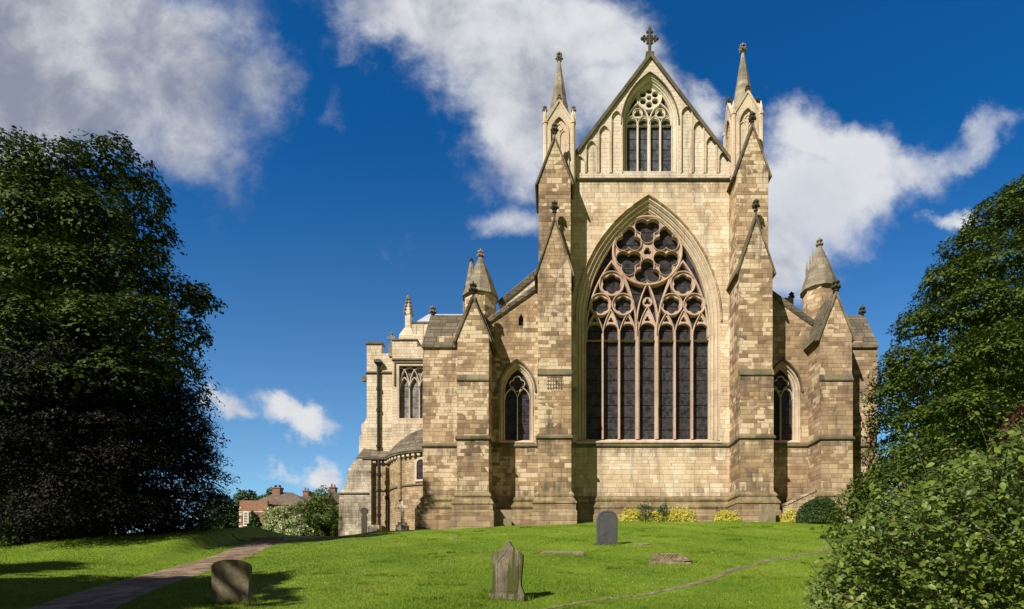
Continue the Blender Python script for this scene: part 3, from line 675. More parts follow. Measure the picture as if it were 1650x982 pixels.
# --- gable cross
cr = MB(); zc0 = ZA+.1; xc, yc = GXc, YW+.3
cr.box(xc-.28, xc+.28, yc-.25, yc+.3, zc0-.35, zc0+.35); cr.lathe(xc, yc, [(.16, zc0+.3), (.11, zc0+.55), (.10, zc0+2.2), (.02, zc0+2.35)], 8)
zc1 = zc0+1.45
for dx_, dz_ in ((0, .62), (.52, 0), (-.52, 0), (0, -.42)):
    cr.tube([(xc, yc, zc1), (xc+dx_, yc, zc1+dz_)], [.10, .07], 6); cr.ball((xc+dx_, yc, zc1+dz_), .12, 6)
    for s_ in (-1, 1): cr.ball((xc+dx_*.72+(s_*.15 if dx_ == 0 else 0), yc, zc1+dz_*.72+(s_*.15 if dz_ == 0 else 0)), .10, 6)
for t in (PI/4, 3*PI/4, 5*PI/4, 7*PI/4): cr.ball((xc+.2*math.cos(t), yc, zc1+.2*math.sin(t)), .1, 6)
cr.build('cross', M['finial'], cath)
# --- choir body behind the front
bd = MB(); bd.box(x0w+.0, x1w-.0, YW+1.0, 85, GB, ZG-.3); bd.build('wall', M['wall'], cath)
bd = MB(); bd.prism([(x0w-.3, ZG-.3), (x1w+.3, ZG-.3), (x1w+.3, ZG-.1), (CX, ZA-.9), (x0w-.3, ZG-.1)], YW+.95, 85); bd.build('roof', M['lead'], cath)
for sg in (0, 1):
    xo0 = CX-XE+.3 if sg == 0 else x1w+.003; xo1 = x0w-.003 if sg == 0 else CX+XE-.3
    bd = MB(); bd.box(xo0, xo1, YW+.95, 80, GB, 18.2); bd.build('wall', M['aisle'], cath)
    o_, i_ = (xo0, xo1) if sg == 0 else (xo1, xo0)
    bd = MB(); bd.prism([(o_, 18.203), (i_, 18.203), (i_, 21.0), (o_, 18.5)], YW+.95, 80); bd.build('roof', M['lead'], cath)

# --- big choir buttresses
def gable_caps(bt, xc, h, ze, za, y0, y1, over=.14):
    c = MB(); sl = (za-ze)/h
    c.sweep([(xc-h-over, ze-over*sl), (xc, za), (xc+h+over, ze-over*sl)], [(-.02, y0-.08), (.085, y0-.10), (.11, y0+.02), (.11, y1), (-.02, y1)])
    return c.build('coping', M['dark'], bt)
def patch(o, seed=1): return o
for k, xc in enumerate(xb):
    dz = (-.0, .55)[k]; ze1, za1 = 21.7+.1*k, 24.95+.1*k; ze2, za2 = 28.0+dz, 30.75+dz*1.35
    y2 = YB+.18
    mb = MB()
    mb.prismx([(YB, GB), (YB, 14.85), (y2, 15.2), (y2, ze1), (YW+.2, ze1), (YW+.2, GB)], xc-HB, xc+HB)
    mb.prism([(xc-HB, ze1-.001), (xc+HB, ze1-.001), (xc, za1-.02)], y2, YW+.2)
    y3 = YB+.85; h2 = HB-.03
    mb.prism([(xc-h2, ze1-.5), (xc+h2, ze1-.5), (xc+h2, ze2), (xc, za2), (xc-h2, ze2)], y3, YW+1.5)
    b_ = mb.build('buttress', M['gold'], cath)
    led = MB(); led.prismx([(YB-.08, 14.80), (YB-.08, 14.87), (y2-.004, 15.27), (y2+.1, 15.27), (y2+.1, 14.80)], xc-HB-.02, xc+HB+.02); led.build('ledge', M['dark'], b_)
    gable_caps(b_, xc, HB, ze1, za1, y2, YW+.1); gable_caps(b_, xc, h2, ze2, za2, y3, YW+1.5)
    carved_finial('finial', xc, y2+.02, za1+.05, .85, b_, stem=.75); carved_finial('finial', xc, y3+.02, za2+.05, .85, b_, stem=.45)
    if k == 0:
        gr = MB(); zc = Z(617, YB)
        for i in range(6): gr.tube([(xc-.42+.17*i, YB-.03, zc-.45), (xc-.42+.17*i, YB-.03, zc+.4)], [.018, .018], 5)
        for j in range(4): gr.tube([(xc-.5, YB-.035, zc-.36+.24*j), (xc+.5, YB-.035, zc-.36+.24*j)], [.015, .015], 5)
        gr.build('pale_grid_marks', M['grave_buff'], b_)  # buff tubes added for pale grid marks on the stained stone
# --- corner pinnacles of the choir gable
for k, xc in enumerate((X(901, 39.9), X(1197, 39.9))):
    y = 39.9; dz = (0, .6)[k]; z0, z1 = 28.6, 32.6+dz; r = 1.0; ztop = Z((100, 86)[k], y)
    mb = MB(); mb.box(xc-r*.93, xc+r*.93, y-r*.93, y+r*.93, z0, z1+.4)
    for sx in (-1, 1):
        for sy in (-1, 1):
            mb.lathe(xc+sx*r*.93, y+sy*r*.93, [(.17, z0), (.17, z1-.1), (.22, z1-.05), (.22, z1+.1), (.15, z1+.15), (.13, z1+.5), (.02, z1+.95)], 8, PI/8)
    # gablets on the four sides with a cusped panel each
    for rot in range(4):
        c_, s_ = round(math.cos(rot*PI/2)), round(math.sin(rot*PI/2))
        mpf = lambda a, yy_, b, c_=c_, s_=s_: (xc+a*c_-yy_*s_, y+a*s_+yy_*c_, b)
        pts = [(-r+.16, z0), (r-.16, z0), (r-.16, z1), (0, z1+1.45), (-r+.16, z1)]
        hl = arch(0, z1-.75, .62, 1.15, 0, 8); hl = [(-.62, z0+.5)]+hl+[(.62, z0+.5)]
        mb.prism(pts, -r-.02, -r+.2, [hl], mp=mpf)
        mb.sweep([(-.62, z0+.6)]+arch(0, z1-.75, .62, 1.15, 0, 8)+[(.62, z0+.6)], [(-.05, -r-.02), (-.05, -r-.09), (.05, -r-.09), (.05, -r-.02)], mp=mpf)
        mb.box(*sorted([mpf(-.05, -r+.0, 0)[0], mpf(.05, -r+.16, 0)[0]]), *sorted([mpf(-.05, -r+.0, 0)[1], mpf(.05, -r+.16, 0)[1]]), z0+.5, z1-.5)
        for sx in (-1, 1):
            mb.sweep(arch(sx*.31, z1-.95, .27, .45, 0, 5), [(-.03, -r+.02), (-.03, -r+.12), (.03, -r+.12), (.03, -r+.02)], mp=mpf)
        mb.prism(circ(0, z1-.28, .26, 14), -r+.03, -r+.14, [foil(0, z1-.28, .1, .1, 3, PI/2, 5)], mp=mpf)
        mb.sweep([(-r+.05, z1-.05), (0, z1+1.5), (r-.05, z1-.05)], [(-.06, -r-.08), (.06, -r-.1), (.06, -r+.1), (-.06, -r+.1)], mp=mpf)
    pn = mb.build('pinnacle', M['trim'], cath)
    MB().lathe(xc, y, [(.95, z1+.1), (.62, z1+.9+(ztop-z1)*.2), (.11, ztop-.1), (.10, ztop)], 8, PI/8).build('spire', M['spire'], pn)
    carved_finial('finial', xc, y, ztop-.05, .85, pn, M['spire'], .2)
    for sx, sy in ((0, -1), (1, 0), (-1, 0), (0, 1)):
        carved_finial('finial', xc+sx*(r), y+sy*(r), z1+1.4, .62, pn, M['spire'] if k == 0 else M['finial'], .25)
# --- aisle fronts
def aisle(k):
    sg = -1 if k == 0 else 1
    xi = CX+sg*(6.52+HB); xo = CX+sg*XE          # inner edge at the big buttress, outer corner
    xt = CX+sg*11.2
    zi, zt_ = 21.75, 19.2; zo = 17.6
    wxc = CX+sg*9.12; wa = .86; wz0, wzs = Z(632, YW+.3), Z(708, YW+.3); wh = Z(594, YW+.3)-wz0
    hl = jarch(wxc, wzs-.25, wz0, wa, wh, .36, 12)
    holes = [hl]
    if k == 0:
        sx_, sz_ = X(839.5, YW), Z(525, YW); holes.append([(sx_-.17, sz_), (sx_+.17, sz_), (sx_+.17, sz_+.5), (sx_+.09, sz_+.68), (sx_, sz_+.78), (sx_-.09, sz_+.68), (sx_-.17, sz_+.5)])
    outer = [(xo, GB), (xi, GB), (xi, zi), (xt, zt_), (xt, 18.3), (xo+(-sg)*1.0, 18.3), (xo+(-sg)*1.0, zo), (xo, zo)]
    if sg < 0: outer = outer
    mb = MB(); mb.prism(outer, YW, YW+.9, holes); wl = mb.build('wall', M['aisle' if k == 0 else 'grey'], cath)
    cp = MB(); dirx = (xt-xi)
    P0, P1 = (xi, zi), (xt+sg*.0, zt_)
    path = [P0, P1] if sg > 0 else [P1, P0]
    cp.sweep(path, [(-.25, YW-.05), (-.12, YW-.14), (.08, YW-.16), (.24, YW+.05), (.24, YW+.95), (-.25, YW+.95)]); 
    cp.build('coping', M['slate'], wl)
    if k == 0:
        b2 = MB(); a0, a1 = (X(805, 41.2), Z(487, 41.2)), (X(869, 41.2), Z(434, 41.2))
        b2.prism([(a0[0], 18.4), (a1[0], 18.4), (a1[0], a1[1]-.2), (a0[0], a0[1]-.2)], 41.2, 41.9); b2.build('parapet', M['gable'], cath)
        b2 = MB(); b2.sweep([a0, a1], [(-.3, 41.1), (.05, 41.05), (.2, 41.3), (.2, 42.0), (-.3, 42.0)]); b2.build('coping', M['slate'], cath)
        MB().prism(holes[1], YW+.25, YW+.3).build('glass', M['aglass'], wl)
    # window
    wb = MB()
    for i in range(3): uring(wb, wxc, wzs-.2, wz0, wa, wh, .12*i, .12*(i+1), YW+.44-.14*i, YW+.62, 12)
    for i in range(2): yv = YW+.44-.28*i; wb.sweep(jarch(wxc, wzs-.2, wz0, wa, wh, .04+.2*i, 12), [(-.035, yv), (0, yv-.06), (.035, yv), (0, yv+.04)])
    wb.prismx([(YW-.06, wzs-.32), (YW-.06, wzs-.27), (YW+.6, wzs), (YW+.8, wzs), (YW+.8, wzs-.32)], wxc-wa-.3, wxc+wa+.3)
    wd = wb.build('window', M['trim'], cath)
    MB().sweep(arch(wxc, wz0-.1, wa, wh+.1, .42, 12), [(-.06, YW-.002), (-.04, YW-.09), (.03, YW-.12), (.07, YW-.06), (.07, YW+.01)]).build('hood_mould', M['dark'], wd)
    MB().prism(jarch(wxc, wzs-.2, wz0, wa, wh, .04, 12), YW+.64, YW+.67).build('glass', M['aglass'], wd)
    t_ = MB(); y0, y1 = YW+.42, YW+.64
    t_.bar([(wxc, wzs), (wxc, wz0-.2)], .09, y0, y1)
    for s_ in (-1, 1): t_.bar(arch(wxc+s_*wa/2, wz0-.45, wa/2, .75, 0, 8), .07, y0, y1)
    t_.bar(foil(wxc, wz0+.62, .27, .26, 4, PI/2, 8), .06, y0, y1, True)
    t_.build('tracery', M['gtrac'], wd)
    # corner buttress running out sideways with a stone roof
    xin = CX+sg*(11.83-HA+.3); cb = MB()
    xs0, xs1 = sorted((xo, xin))
    cb.box(xs0+.002 if sg > 0 else xs0, xs1 if sg > 0 else xs1-.002, YW+.003, YW+2.2, GB, zo)
    cbo = cb.build('buttress', M['aisle' if k == 0 else 'grey'], cath)
    rf = MB(); xo2 = xo+sg*.06; a, b = sorted((xo2, xin)); a2, b2_ = (a+.35, b) if sg < 0 else (a, b-.35)
    zr = 20.25; yr = YW+1.1
    rf.add([(a, YW-.14, zo-.02), (b, YW-.14, zo-.02), (b2_, yr, zr), (a2, yr, zr), (a, YW+2.35, zo-.02), (b, YW+2.35, zo-.02)], [(0, 1, 2, 3), (3, 2, 5, 4), (1, 5, 2), (0, 3, 4), (0, 4, 5, 1)])
    rf.box(a+.0, b, YW-.15, YW+.05, zo-.12, zo-.03)
    rf.build('roof', M['slate'], cbo)
    carved_finial('finial', (a2+.15) if sg < 0 else (b2_-.15), yr, zr-.1, .85, cbo, M['spire'] if k == 0 else M['finial'], .25)
    # front buttress
    xc = xa[k]; ze, za = 17.45+.1*k, 20.0+.2*k; y2 = YA+.12
    mb = MB(); mb.prismx([(YA, GB), (YA, 14.6), (y2, 14.95), (y2, ze), (YW+.6, ze), (YW+.6, GB)], xc-HA, xc+HA)
    mb.prism([(xc-HA, ze-.001), (xc+HA, ze-.001), (xc, za-.02)], y2, YW+.6)
    bb = mb.build('buttress', M['aisle' if k == 0 else 'grey'], cath)
    led = MB(); led.prismx([(YA-.08, 14.55), (YA-.08, 14.62), (y2-.004, 15.0), (y2+.1, 15.0), (y2+.1, 14.55)], xc-HA-.02, xc+HA+.02); led.build('ledge', M['dark'], bb)
    gable_caps(bb, xc, HA, ze, za, y2, YW+.6)
    sr = MB()
    for s_ in (-1, 1):
        q0 = (xc+s_*(HA+.13), ze-.32); q1 = (xc, za+.05); pth = [q0, q1] if s_ < 0 else [q1, q0]
        sr.sweep(pth, [(.12, y2+.15), (.2, y2+.15), (.2, YW+.55), (.12, YW+.55)])
    sr.build('roof', M['slate'], bb)
    carved_finial('finial', xc, y2+.02, za+.05, 1.0, bb, stem=.35)
    # octagonal turret
    tx, ty = X((774.5, 1320.5)[k], 40.3), 40.3; zb, zt2 = Z((483, 472)[k], ty), Z((416, 398)[k], ty)
    tb = MB().lathe(tx, ty, [(1.12, 16.5), (1.12, zb-.05), (1.2, zb), (1.2, zb+.05)], 8, PI/8).build('turret', M['aisle'], cath)
    sp = MB(); NS = 12; prof = []
    for i in range(NS):
        r0 = 1.30*(1-i/NS)+.10*(i/NS)+.03*math.sin(PI*i/NS); r1 = 1.30*(1-(i+1)/NS)+.10*((i+1)/NS)+.03*math.sin(PI*(i+1)/NS)
        prof += [(r0, zb+.03+(zt2-zb)*i/NS), (r1+.03, zb+.03+(zt2-zb)*(i+1)/NS-.01)]
    sp.lathe(tx, ty, prof, 10 if k == 0 else 12, PI/8); sp.build('spire', M['spire'], tb)
    carved_finial('finial', tx, ty, zt2-.15, .85, tb, M['spire'], .25)
    if k == 0:
        tx2, ty2 = X(759.5, 42.2), 42.2; zt3 = Z(423, ty2)
        t2 = MB().lathe(tx2, ty2, [(.62, 17.5), (.62, Z(478, ty2)), (.12, zt3)], 8).build('turret', M['spire'], cath)
        carved_finial('finial', tx2, ty2, zt3-.05, .55, t2, stem=.1); carved_finial('finial', X(751, 42), 42, Z(470, 42), .6, t2, stem=.1)
    else:
        t2 = MB().box(X(1270, 43)-.25, X(1270, 43)+.4, 43, 43.6, 18, Z(480, 43)).build('parapet', M['grey'], cath)
        carved_finial('finial', X(1277, 43), 43.2, Z(482, 43), .75, t2, stem=.2)
        mb = MB()
        for i in range(3): mb.lathe(X(1300+5*i, 43), 43, [(.12, 20), (.10, Z(436-9*i, 43)), (.02, Z(422-9*i, 43))], 6)
        mb.build('pinnacle', M['spire'], t2)
aisle(0); aisle(1)
# basement steps wall with sloped coping beside the right buttress
sw = MB(); sw.prism([(X(1262, 38.2), 4.6), (X(1322, 38.2), 4.6), (X(1322, 38.2), Z(788, 38.2)), (X(1262, 38.2), Z(816, 38.2))], 37.9, 38.3)
swo = sw.build('stair_wall', M['grey'], cath)
MB().sweep([(X(1261, 38.2), Z(815, 38.2)), (X(1322, 38.2), Z(786, 38.2))], [(-.06, 37.85), (.08, 37.85), (.08, 38.35), (-.06, 38.35)]).build('coping', M['grey'], swo)
lv = MB()
for i in range(7): lv.box(X(1263, 37.85), X(1269, 37.85), 37.86, 37.9, 5.1+.16*i, 5.18+.16*i)
lv.build('vent', M['white'], swo)

# --- chapter house and loft to the left
YL = 48.3; YLL = 49.5
def arc_path(cx, cy, r, a0, a1, n): return [(cx+r*math.cos(a0+(a1-a0)*i/n), cy+r*math.sin(a0+(a1-a0)*i/n)) for i in range(n+1)]
zpar = Z(548, YL); xl0 = X(632, YL)
wx0, wx1, wz0, wz1 = X(641, YL), X(692, YL)+.6, Z(675, YL), Z(588, YL)
mb = MB(); mb.prism([(xl0, 12.2), (-7.5, 12.2), (-7.5, zpar-.55), (X(672, YL), zpar-.55), (X(672, YL), zpar-.05), (xl0, zpar-.05)], YL, YL+.8, [[(wx0, wz0), (wx1, wz0), (wx1, wz1), (wx0, wz1)]])
mb.box(xl0, -7.5, YL+.81, YL+12, 12.2, zpar-.6)
loft = mb.build('loft_wall', M['loft'], cath)
mb = MB(); mb.box(xl0-.06, X(672, YL)+.05, YL-.1, YL+.7, zpar-.05, zpar+.06); mb.build('coping', M['dark'], loft); mb = MB().sweep([(xl0, Z(581, YL)), (-7.5, Z(581, YL))], [(-.08, YL), (.0, YL-.14), (.06, YL-.14), (.2, YL)])
mb.build('string_course', M['dark'], loft); mb = MB().sweep([(wx0-.25, Z(622, YL)), (wx0-.25, wz1+.2), (wx1, wz1+.2)], [(-.06, YL), (-.06, YL-.1), (.06, YL-.1), (.06, YL)])
mb.build('hood_mould', M['dark'], loft)
wf = MB(); wf.prism([(wx0-.12, wz0-.12), (wx1+.1, wz0-.12), (wx1+.1, wz1+.1), (wx0-.12, wz1+.1)], YL-.01, YL+.18, [[(wx0+.1, wz0+.04), (wx1-.1, wz0+.04), (wx1-.1, wz1-.08), (wx0+.1, wz1-.08)]])
lw = wf.build('window', M['trim'], cath)
MB().box(wx0-.05, wx1, YL+.45, YL+.48, wz0-.1, wz1+.1).build('glass', M['lglass'], lw)
t_ = MB(); nl = 4; lwid = (X(690, YL)-wx0)/3.05; zs_ = wz1-1.95
for i in range(nl+1):
    x = wx0+.08+lwid*i
    if i: t_.bar([(x, wz0), (x, zs_)], .12, YL+.2, YL+.45)
for i in range(nl):
    x = wx0+.08+lwid*i
    t_.bar(arch(x+lwid/2, zs_, lwid/2, .95, 0, 8), .10, YL+.2, YL+.45)
    # interlacing curved bars
    t_.bar([(x+lwid*(.98*(1-math.cos(PI/2*k/9))), zs_+1.8*math.sin(PI/2*k/9)) for k in range(10)], .10, YL+.2, YL+.45)
    t_.bar([(x+lwid-lwid*(.98*(1-math.cos(PI/2*k/9))), zs_+1.8*math.sin(PI/2*k/9)) for k in range(10)], .10, YL+.2, YL+.45)
t_.build('tracery', M['gtrac'], lw)
# lower left tower of the loft
a0 = X(591, YLL); zl = Z(555, YLL); zc_ = Z(570, YLL)
mb = MB(); mb.prism([(a0, 11.5), (xl0+.9, 11.5), (xl0+.9, zc_), (X(615, YLL), zc_), (X(615, YLL), zl), (a0, zl)], YLL, YLL+.7); mb.box(a0, xl0+.9, YLL+.71, YLL+9, 11.5, zc_)
tw = mb.build('loft_wall', M['loft'], cath)
mb = MB(); mb.box(a0-.1, X(615, YLL)+.05, YLL-.1, YLL+.75, zl, zl+.16); mb.build('coping', M['dark'], tw); mb = MB().sweep([(a0-.08, Z(602, YLL)), (xl0+.2, Z(602, YLL))], [(-.07, YLL), (.0, YLL-.12), (.06, YLL-.12), (.18, YLL)]); mb.build('string_course', M['dark'], tw); mb = MB().box(a0-.45, a0, YLL+.0, YLL+.3, Z(614, YLL), Z(606, YLL)); mb.build('gargoyle', M['dark'], tw)
# stepped side buttress
def cp9(x, y, Y): return X(530+x/4.678, Y), Z(660+y/4.678, Y)
mb = MB(); mb.prism([cp9(*p, 49.6) for p in ((225, 420), (228, 205), (245, 190), (245, 112), (268, 95), (285, 60), (330, 60), (330, 420))], 49.6, 52)
mb.build('buttress', M['loft'], cath)
mb = MB(); mb.prism([cp9(*p, 47.6) for p in ((66, 1000), (80, 632), (128, 560), (138, 465), (178, 400), (208, 384), (318, 384), (318, 1000))], 47.6, 50.5)
bo = mb.build('buttress', M['weathered'], cath)
mb = MB()
for (p, q_) in (((76, 632), (300, 632)),): mb.sweep([cp9(*p, 47.6), cp9(*q_, 47.6)], [(-.05, 47.62), (-.05, 47.5), (.05, 47.5), (.05, 47.62)])
mb.build('ledge', M['dark'], bo)
# curved wall: flat part then apse
AC = (-9.5, 49.9); AR = 5.0
ang0 = math.atan2(48-AC[1], -14.25-AC[0])
ap = [(X(586, 48), 48.0), (-14.3, 48.0)]+arc_path(AC[0], AC[1], AR, ang0 % (2*PI), 1.72*PI, 20)
zcr = Z(741, 48)
mb = MB(); mb.sweep(ap, [(0, 3.5), (0, zcr-.25), (.6, zcr-.25), (.6, 3.5)], mp=lambda a, d, b: (a, b, d)); aw = mb.build('apse_wall', M['rubble'], cath)
mb = MB(); mb.sweep(ap, [(-.38, zcr-.02), (-.45, zcr+.08), (0, zcr+.3), (.5, zcr+.2), (.5, zcr-.1), (-.3, zcr-.1)], mp=lambda a, d, b: (a, b, d)); mb.build('cornice', M['dark'], aw)
def along(path, step):
    r = []; acc = 0
    for i in range(len(path)-1):
        p, q_ = Vector(path[i]), Vector(path[i+1]); d = (q_-p).length
        while acc < d: r.append((p.lerp(q_, acc/d), (q_-p).normalized())); acc += step
        acc -= d
    return r
for p, t in along(ap, .48):
    nn = Vector((t.y, -t.x)); c = p+nn*.14; mb = MB()
    mb.lathe(c.x, c.y, [(.10, zcr-.36), (.19, zcr-.28), (.19, zcr-.11)], 4, math.atan2(t.y, t.x)+PI/4); mb.build('corbel', M['loft'], aw)
mb = MB(); mb.sweep(ap, [(0, Z(789, 47)), (-.09, Z(789, 47)+.03), (-.09, Z(789, 47)+.1), (0, Z(789, 47)+.2)], mp=lambda a, d, b: (a, b, d)); mb.build('string_course', M['dark'], aw)
# apse roofs: slated half cone stepping up to the loft wall
mb = MB(); NR = 9
for i in range(NR):
    r0 = AR+.38-(AR-1.7)*i/NR; r1 = AR+.38-(AR-1.7)*(i+1)/NR
    z0_ = zcr+.22+(Z(693, 48.3)-zcr-.2)*math.sin(PI/2*i/NR)**.9; z1_ = zcr+.22+(Z(693, 48.3)-zcr-.2)*math.sin(PI/2*(i+1)/NR)**.9
    mb.sweep(arc_path(AC[0], AC[1], r0, PI*.9, 1.8*PI, 26), [(0, z0_+.03), (-.0, z0_-.3), (r0-r1+.1, z0_-.3), (r0-r1+.1, z1_-.0), (r0-r1, z1_)], mp=lambda a, d, b: (a, b, d))
mb.add([(X(574, 47.6), 47.58, zcr+.1), (-14.0, 47.58, zcr+.1), (-14.0, 49.52, zcr+.95), (X(586, 49.5), 49.52, zcr+1.3), (X(574, 47.6), 47.58, zcr-.05), (-14.0, 47.58, zcr-.05)], [(0, 1, 2, 3), (4, 5, 1, 0)])
mb.build('roof', M['slate'], aw)
# shaft, window, doorways in the apse
def on_apse(u, extra=0.0):
    for i in range(400):
        a = ang0 % (2*PI)+i*.004; x, y = AC[0]+AR*math.cos(a), AC[1]+AR*math.sin(a)
        if U0+F*x/y >= u: return x+extra*math.cos(a), y+extra*math.sin(a), a
p = on_apse(645, .05); MB().tube([(p[0], p[1], Z(806, p[1])), (p[0], p[1], zcr-.1)], [.19, .19], 10).build('shaft', M['rubble'], aw)
p = on_apse(678.5); ca, sa_ = math.cos(p[2]), math.sin(p[2])
mpa = lambda a, y_, b: (p[0]+ca*y_-sa_*a, p[1]+sa_*y_+ca*a, b)
wz = Z(773, p[1]); wt = Z(748, p[1])
rh = lambda r, z0, z1: [(-r, z0), (r, z0)]+[(r*math.cos(PI*k/10), z1+r*math.sin(PI*k/10)) for k in range(11)]
mb = MB(); mb.prism(rh(.55, wz-.15, wt), .01, .10, [rh(.36, wz, wt)], mp=mpa); aw2 = mb.build('window', M['trim'], cath)
MB().prism(rh(.37, wz, wt), -.02, .04, mp=mpa).build('glass', M['aglass'], aw2)
def on_wall_opening(u0, u1, v0, v1, Y, name, mat, arched=False, depth=.06):
    a, b = X(u0, Y), X(u1, Y); z0, z1 = Z(v1, Y), Z(v0, Y); c = (a+b)/2; r = (b-a)/2
    pts = [(a, z0), (b, z0), (b, z1), (a, z1)] if not arched else [(c+q[0], q[1]) for q in rh(r, z0, z1-r)]
    return MB().prism(pts, Y-depth, Y+.05)
mb = on_wall_opening(623.5, 631, 798, 870, 47.95, 'door', None); dr = mb.build('door', M['timber'], cath)
mb = MB(); 
for u in (625, 628.5): mb.tube([(X(u, 47.8), 47.8, 4), (X(u, 47.8), 47.8, Z(806, 47.8))], [.05, .05], 6)
mb.build('door_bar', M['iron'], dr)
mb = on_wall_opening(668.5, 676.5, 818, 870, 44.95, 'door', None, True); mb.build('door', M['timber'], cath)
# downpipe with hopper
dp = MB(); xd = X(609.5, YLL-.2); dp.tube([(xd, YLL-.15, zcr+.6), (xd, YLL-.15, Z(590, YLL-.15))], [.14, .14], 8); xd2 = X(610.5, 47.3); dp.tube([(xd2, 47.35, 3.8), (xd2, 47.35, zcr-.1)], [.14, .14], 8)
for v in (628, 662, 720): dp.lathe(xd, YLL-.15, [(.2, Z(v+2, YLL)), (.2, Z(v-2, YLL))], 8)
for v in (765, 790, 830): dp.lathe(xd2, 47.35, [(.2, Z(v+2, 47.3)), (.2, Z(v-2, 47.3))], 8)
dpo = dp.build('downpipe', M['iron'], cath)
MB().lathe(xd, YLL-.2, [(.12, Z(592, YLL)), (.42, Z(587, YLL)), (.42, Z(583, YLL)), (.22, Z(583, YLL)), (.22, Z(581, YLL))], 4, PI/4).build('hopper', M['iron'], dpo)
# small cross, crocketed pinnacle, far turret with lead roof
c1 = MB(); xq, yq = X(631, 48.6), 48.6; zq = Z(557, yq)
c1.lathe(xq, yq, [(.3, zq-1.0), (.3, zq-.05), (.1, zq+.1), (.09, zq+1.0)], 4, PI/4); c1.box(xq-.32, xq+.32, yq-.08, yq+.08, zq+.5, zq+.72); c1.ball((xq, yq, zq+1.0), .14); c1.build('cross', M['spire'], cath)
yq = 53; xq = X(658, yq); pn = MB().lathe(xq, yq, [(1.0, Z(560, yq)), (.95, Z(545, yq)), (.42, Z(531, yq)), (.34, Z(530, yq)), (.34, Z(509, yq)), (.42, Z(508, yq)), (.05, Z(481, yq))], 4, PI/4).build('pinnacle', M['loft'], cath)
ck = MB()
for i in range(5):
    zz_ = Z(506-6*i, yq); rr = .42-.075*i
    for a in range(4): t = a*PI/2+PI/4; ck.ball((xq+rr*math.cos(t), yq+rr*math.sin(t), zz_), .13, 6, 1.2)
ck.ball((xq, yq, Z(479, yq)), .16); ck.build('crocket', M['spire'], pn)
yq = 60; ft = MB(); ft.box(X(662, yq), -10.5, yq, yq+6, 15, Z(521, yq)); fo = ft.build('turret', M['loft'], cath)
MB().box(X(661, yq), -10.4, yq-.1, yq+6.1, Z(521, yq), Z(519, yq)).build('coping', M['dark'], fo)
rf = MB(); za_, zb_ = Z(519, yq), Z(503, yq+2)
rf.add([(X(670, yq), yq, za_), (-10.4, yq, za_), (-10.4, yq+2.5, zb_), (X(682, yq), yq+2.5, zb_), (X(670, yq), yq+5, za_), (-10.4, yq+5, za_)], [(0, 1, 2, 3), (3, 2, 5, 4), (0, 3, 4), (1, 5, 2)])
rf.build('roof', M['lead'], fo)
mb = MB(); xq = X(675, 49.2); mb.box(xq-.42, xq+.42, 49, 49.8, zpar-1.2, Z(539, 49)); mb.box(xq-.36, xq-.22, 49.2, 49.4, Z(539, 49), Z(522, 49)); mb.box(xq+.22, xq+.36, 49.2, 49.4, Z(539, 49), Z(522, 49)); mb.build('chimney', M['loft'], cath)

# ---------------------------------------------------------------- gravestones and churchyard stones
def placed(name, label, cat, mb, mat, u, v, Y, rz=0, tilt=(0, 0), group=None, dz=0):
    o = mb.build(name, mat); x = X(u, Y); o.location = (x, Y, gzf(x, Y)+dz); o.rotation_euler = (tilt[0], tilt[1], rz)
    return tag(o, label, cat, group)
def bevel(o, w_=.015, seg=2):
    m_ = o.modifiers.new('soft', 'BEVEL'); m_.width = w_; m_.segments = seg; m_.limit_method = 'ANGLE'; m_.angle_limit = R_(40); return o
def find_Y(u, v): return ground_at(u, v)[1]
def sc(Y): return Y/F
# 1: squat stone with low curved top
Y1 = find_Y(373, 972); s = sc(Y1); W_ = 58*s/2; H_ = 70*s
pts = [(-W_*.9, -.3), (W_*.95, -.3), (W_, H_*.82)]+[(W_*math.cos(PI*k/12), H_*.82+H_*.18*math.sin(PI*k/12)) for k in range(1, 12)]+[(-W_, H_*.82)]
bevel(placed('gravestone', 'squat brown lichen-blotched headstone with low curved top in tree shade', 'gravestone', MB().prism(pts, -.07, .07), M['grave_brown'], 373, 0, Y1, .10, (R_(2), R_(1.5))))
# 2: shouldered stone with pointed top
Y2 = find_Y(818, 967); s = sc(Y2)
o2 = [(-30, -12), (30, -12), (29, 8), (22, 24), (23, 50), (24, 60), (24, 73), (20, 77), (10, 82), (5, 88), (1, 95), (-3, 95), (-6, 88), (-12, 80), (-22, 77), (-28, 72), (-28, 60), (-25, 52), (-25, 24), (-29, 10)]
hs_ = thing('gravestone', 'green-streaked upright headstone with pointed shouldered top on the lawn', 'gravestone', (X(818, Y2), Y2, gzf(X(818, Y2), Y2)))
def rel(mb, name, mat, par):
    o = mb.build(name, mat); o.parent = par; return o
bevel(rel(MB().prism([(a*s, b*s) for a, b in o2], -.07, .07), 'slab', M['grave_green'], hs_))
bevel(rel(MB().box(-29*s, 29*s, -.11, .11, -.25, 9*s), 'base', M['grave_green'], hs_))
i2 = [(-16, 14), (16, 14), (17, 58), (12, 66), (4, 74), (-1, 84), (-6, 74), (-14, 66), (-18, 58)]
pb = [(a*s, b*s) for a, b in i2]; rel(MB().sweep(pb+[pb[0]], [(-.012, -.069), (-.012, -.078), (.012, -.078), (.012, -.069)]), 'border', M['grave_green'], hs_)
hs_.rotation_euler = (R_(-2), R_(1), -.12)
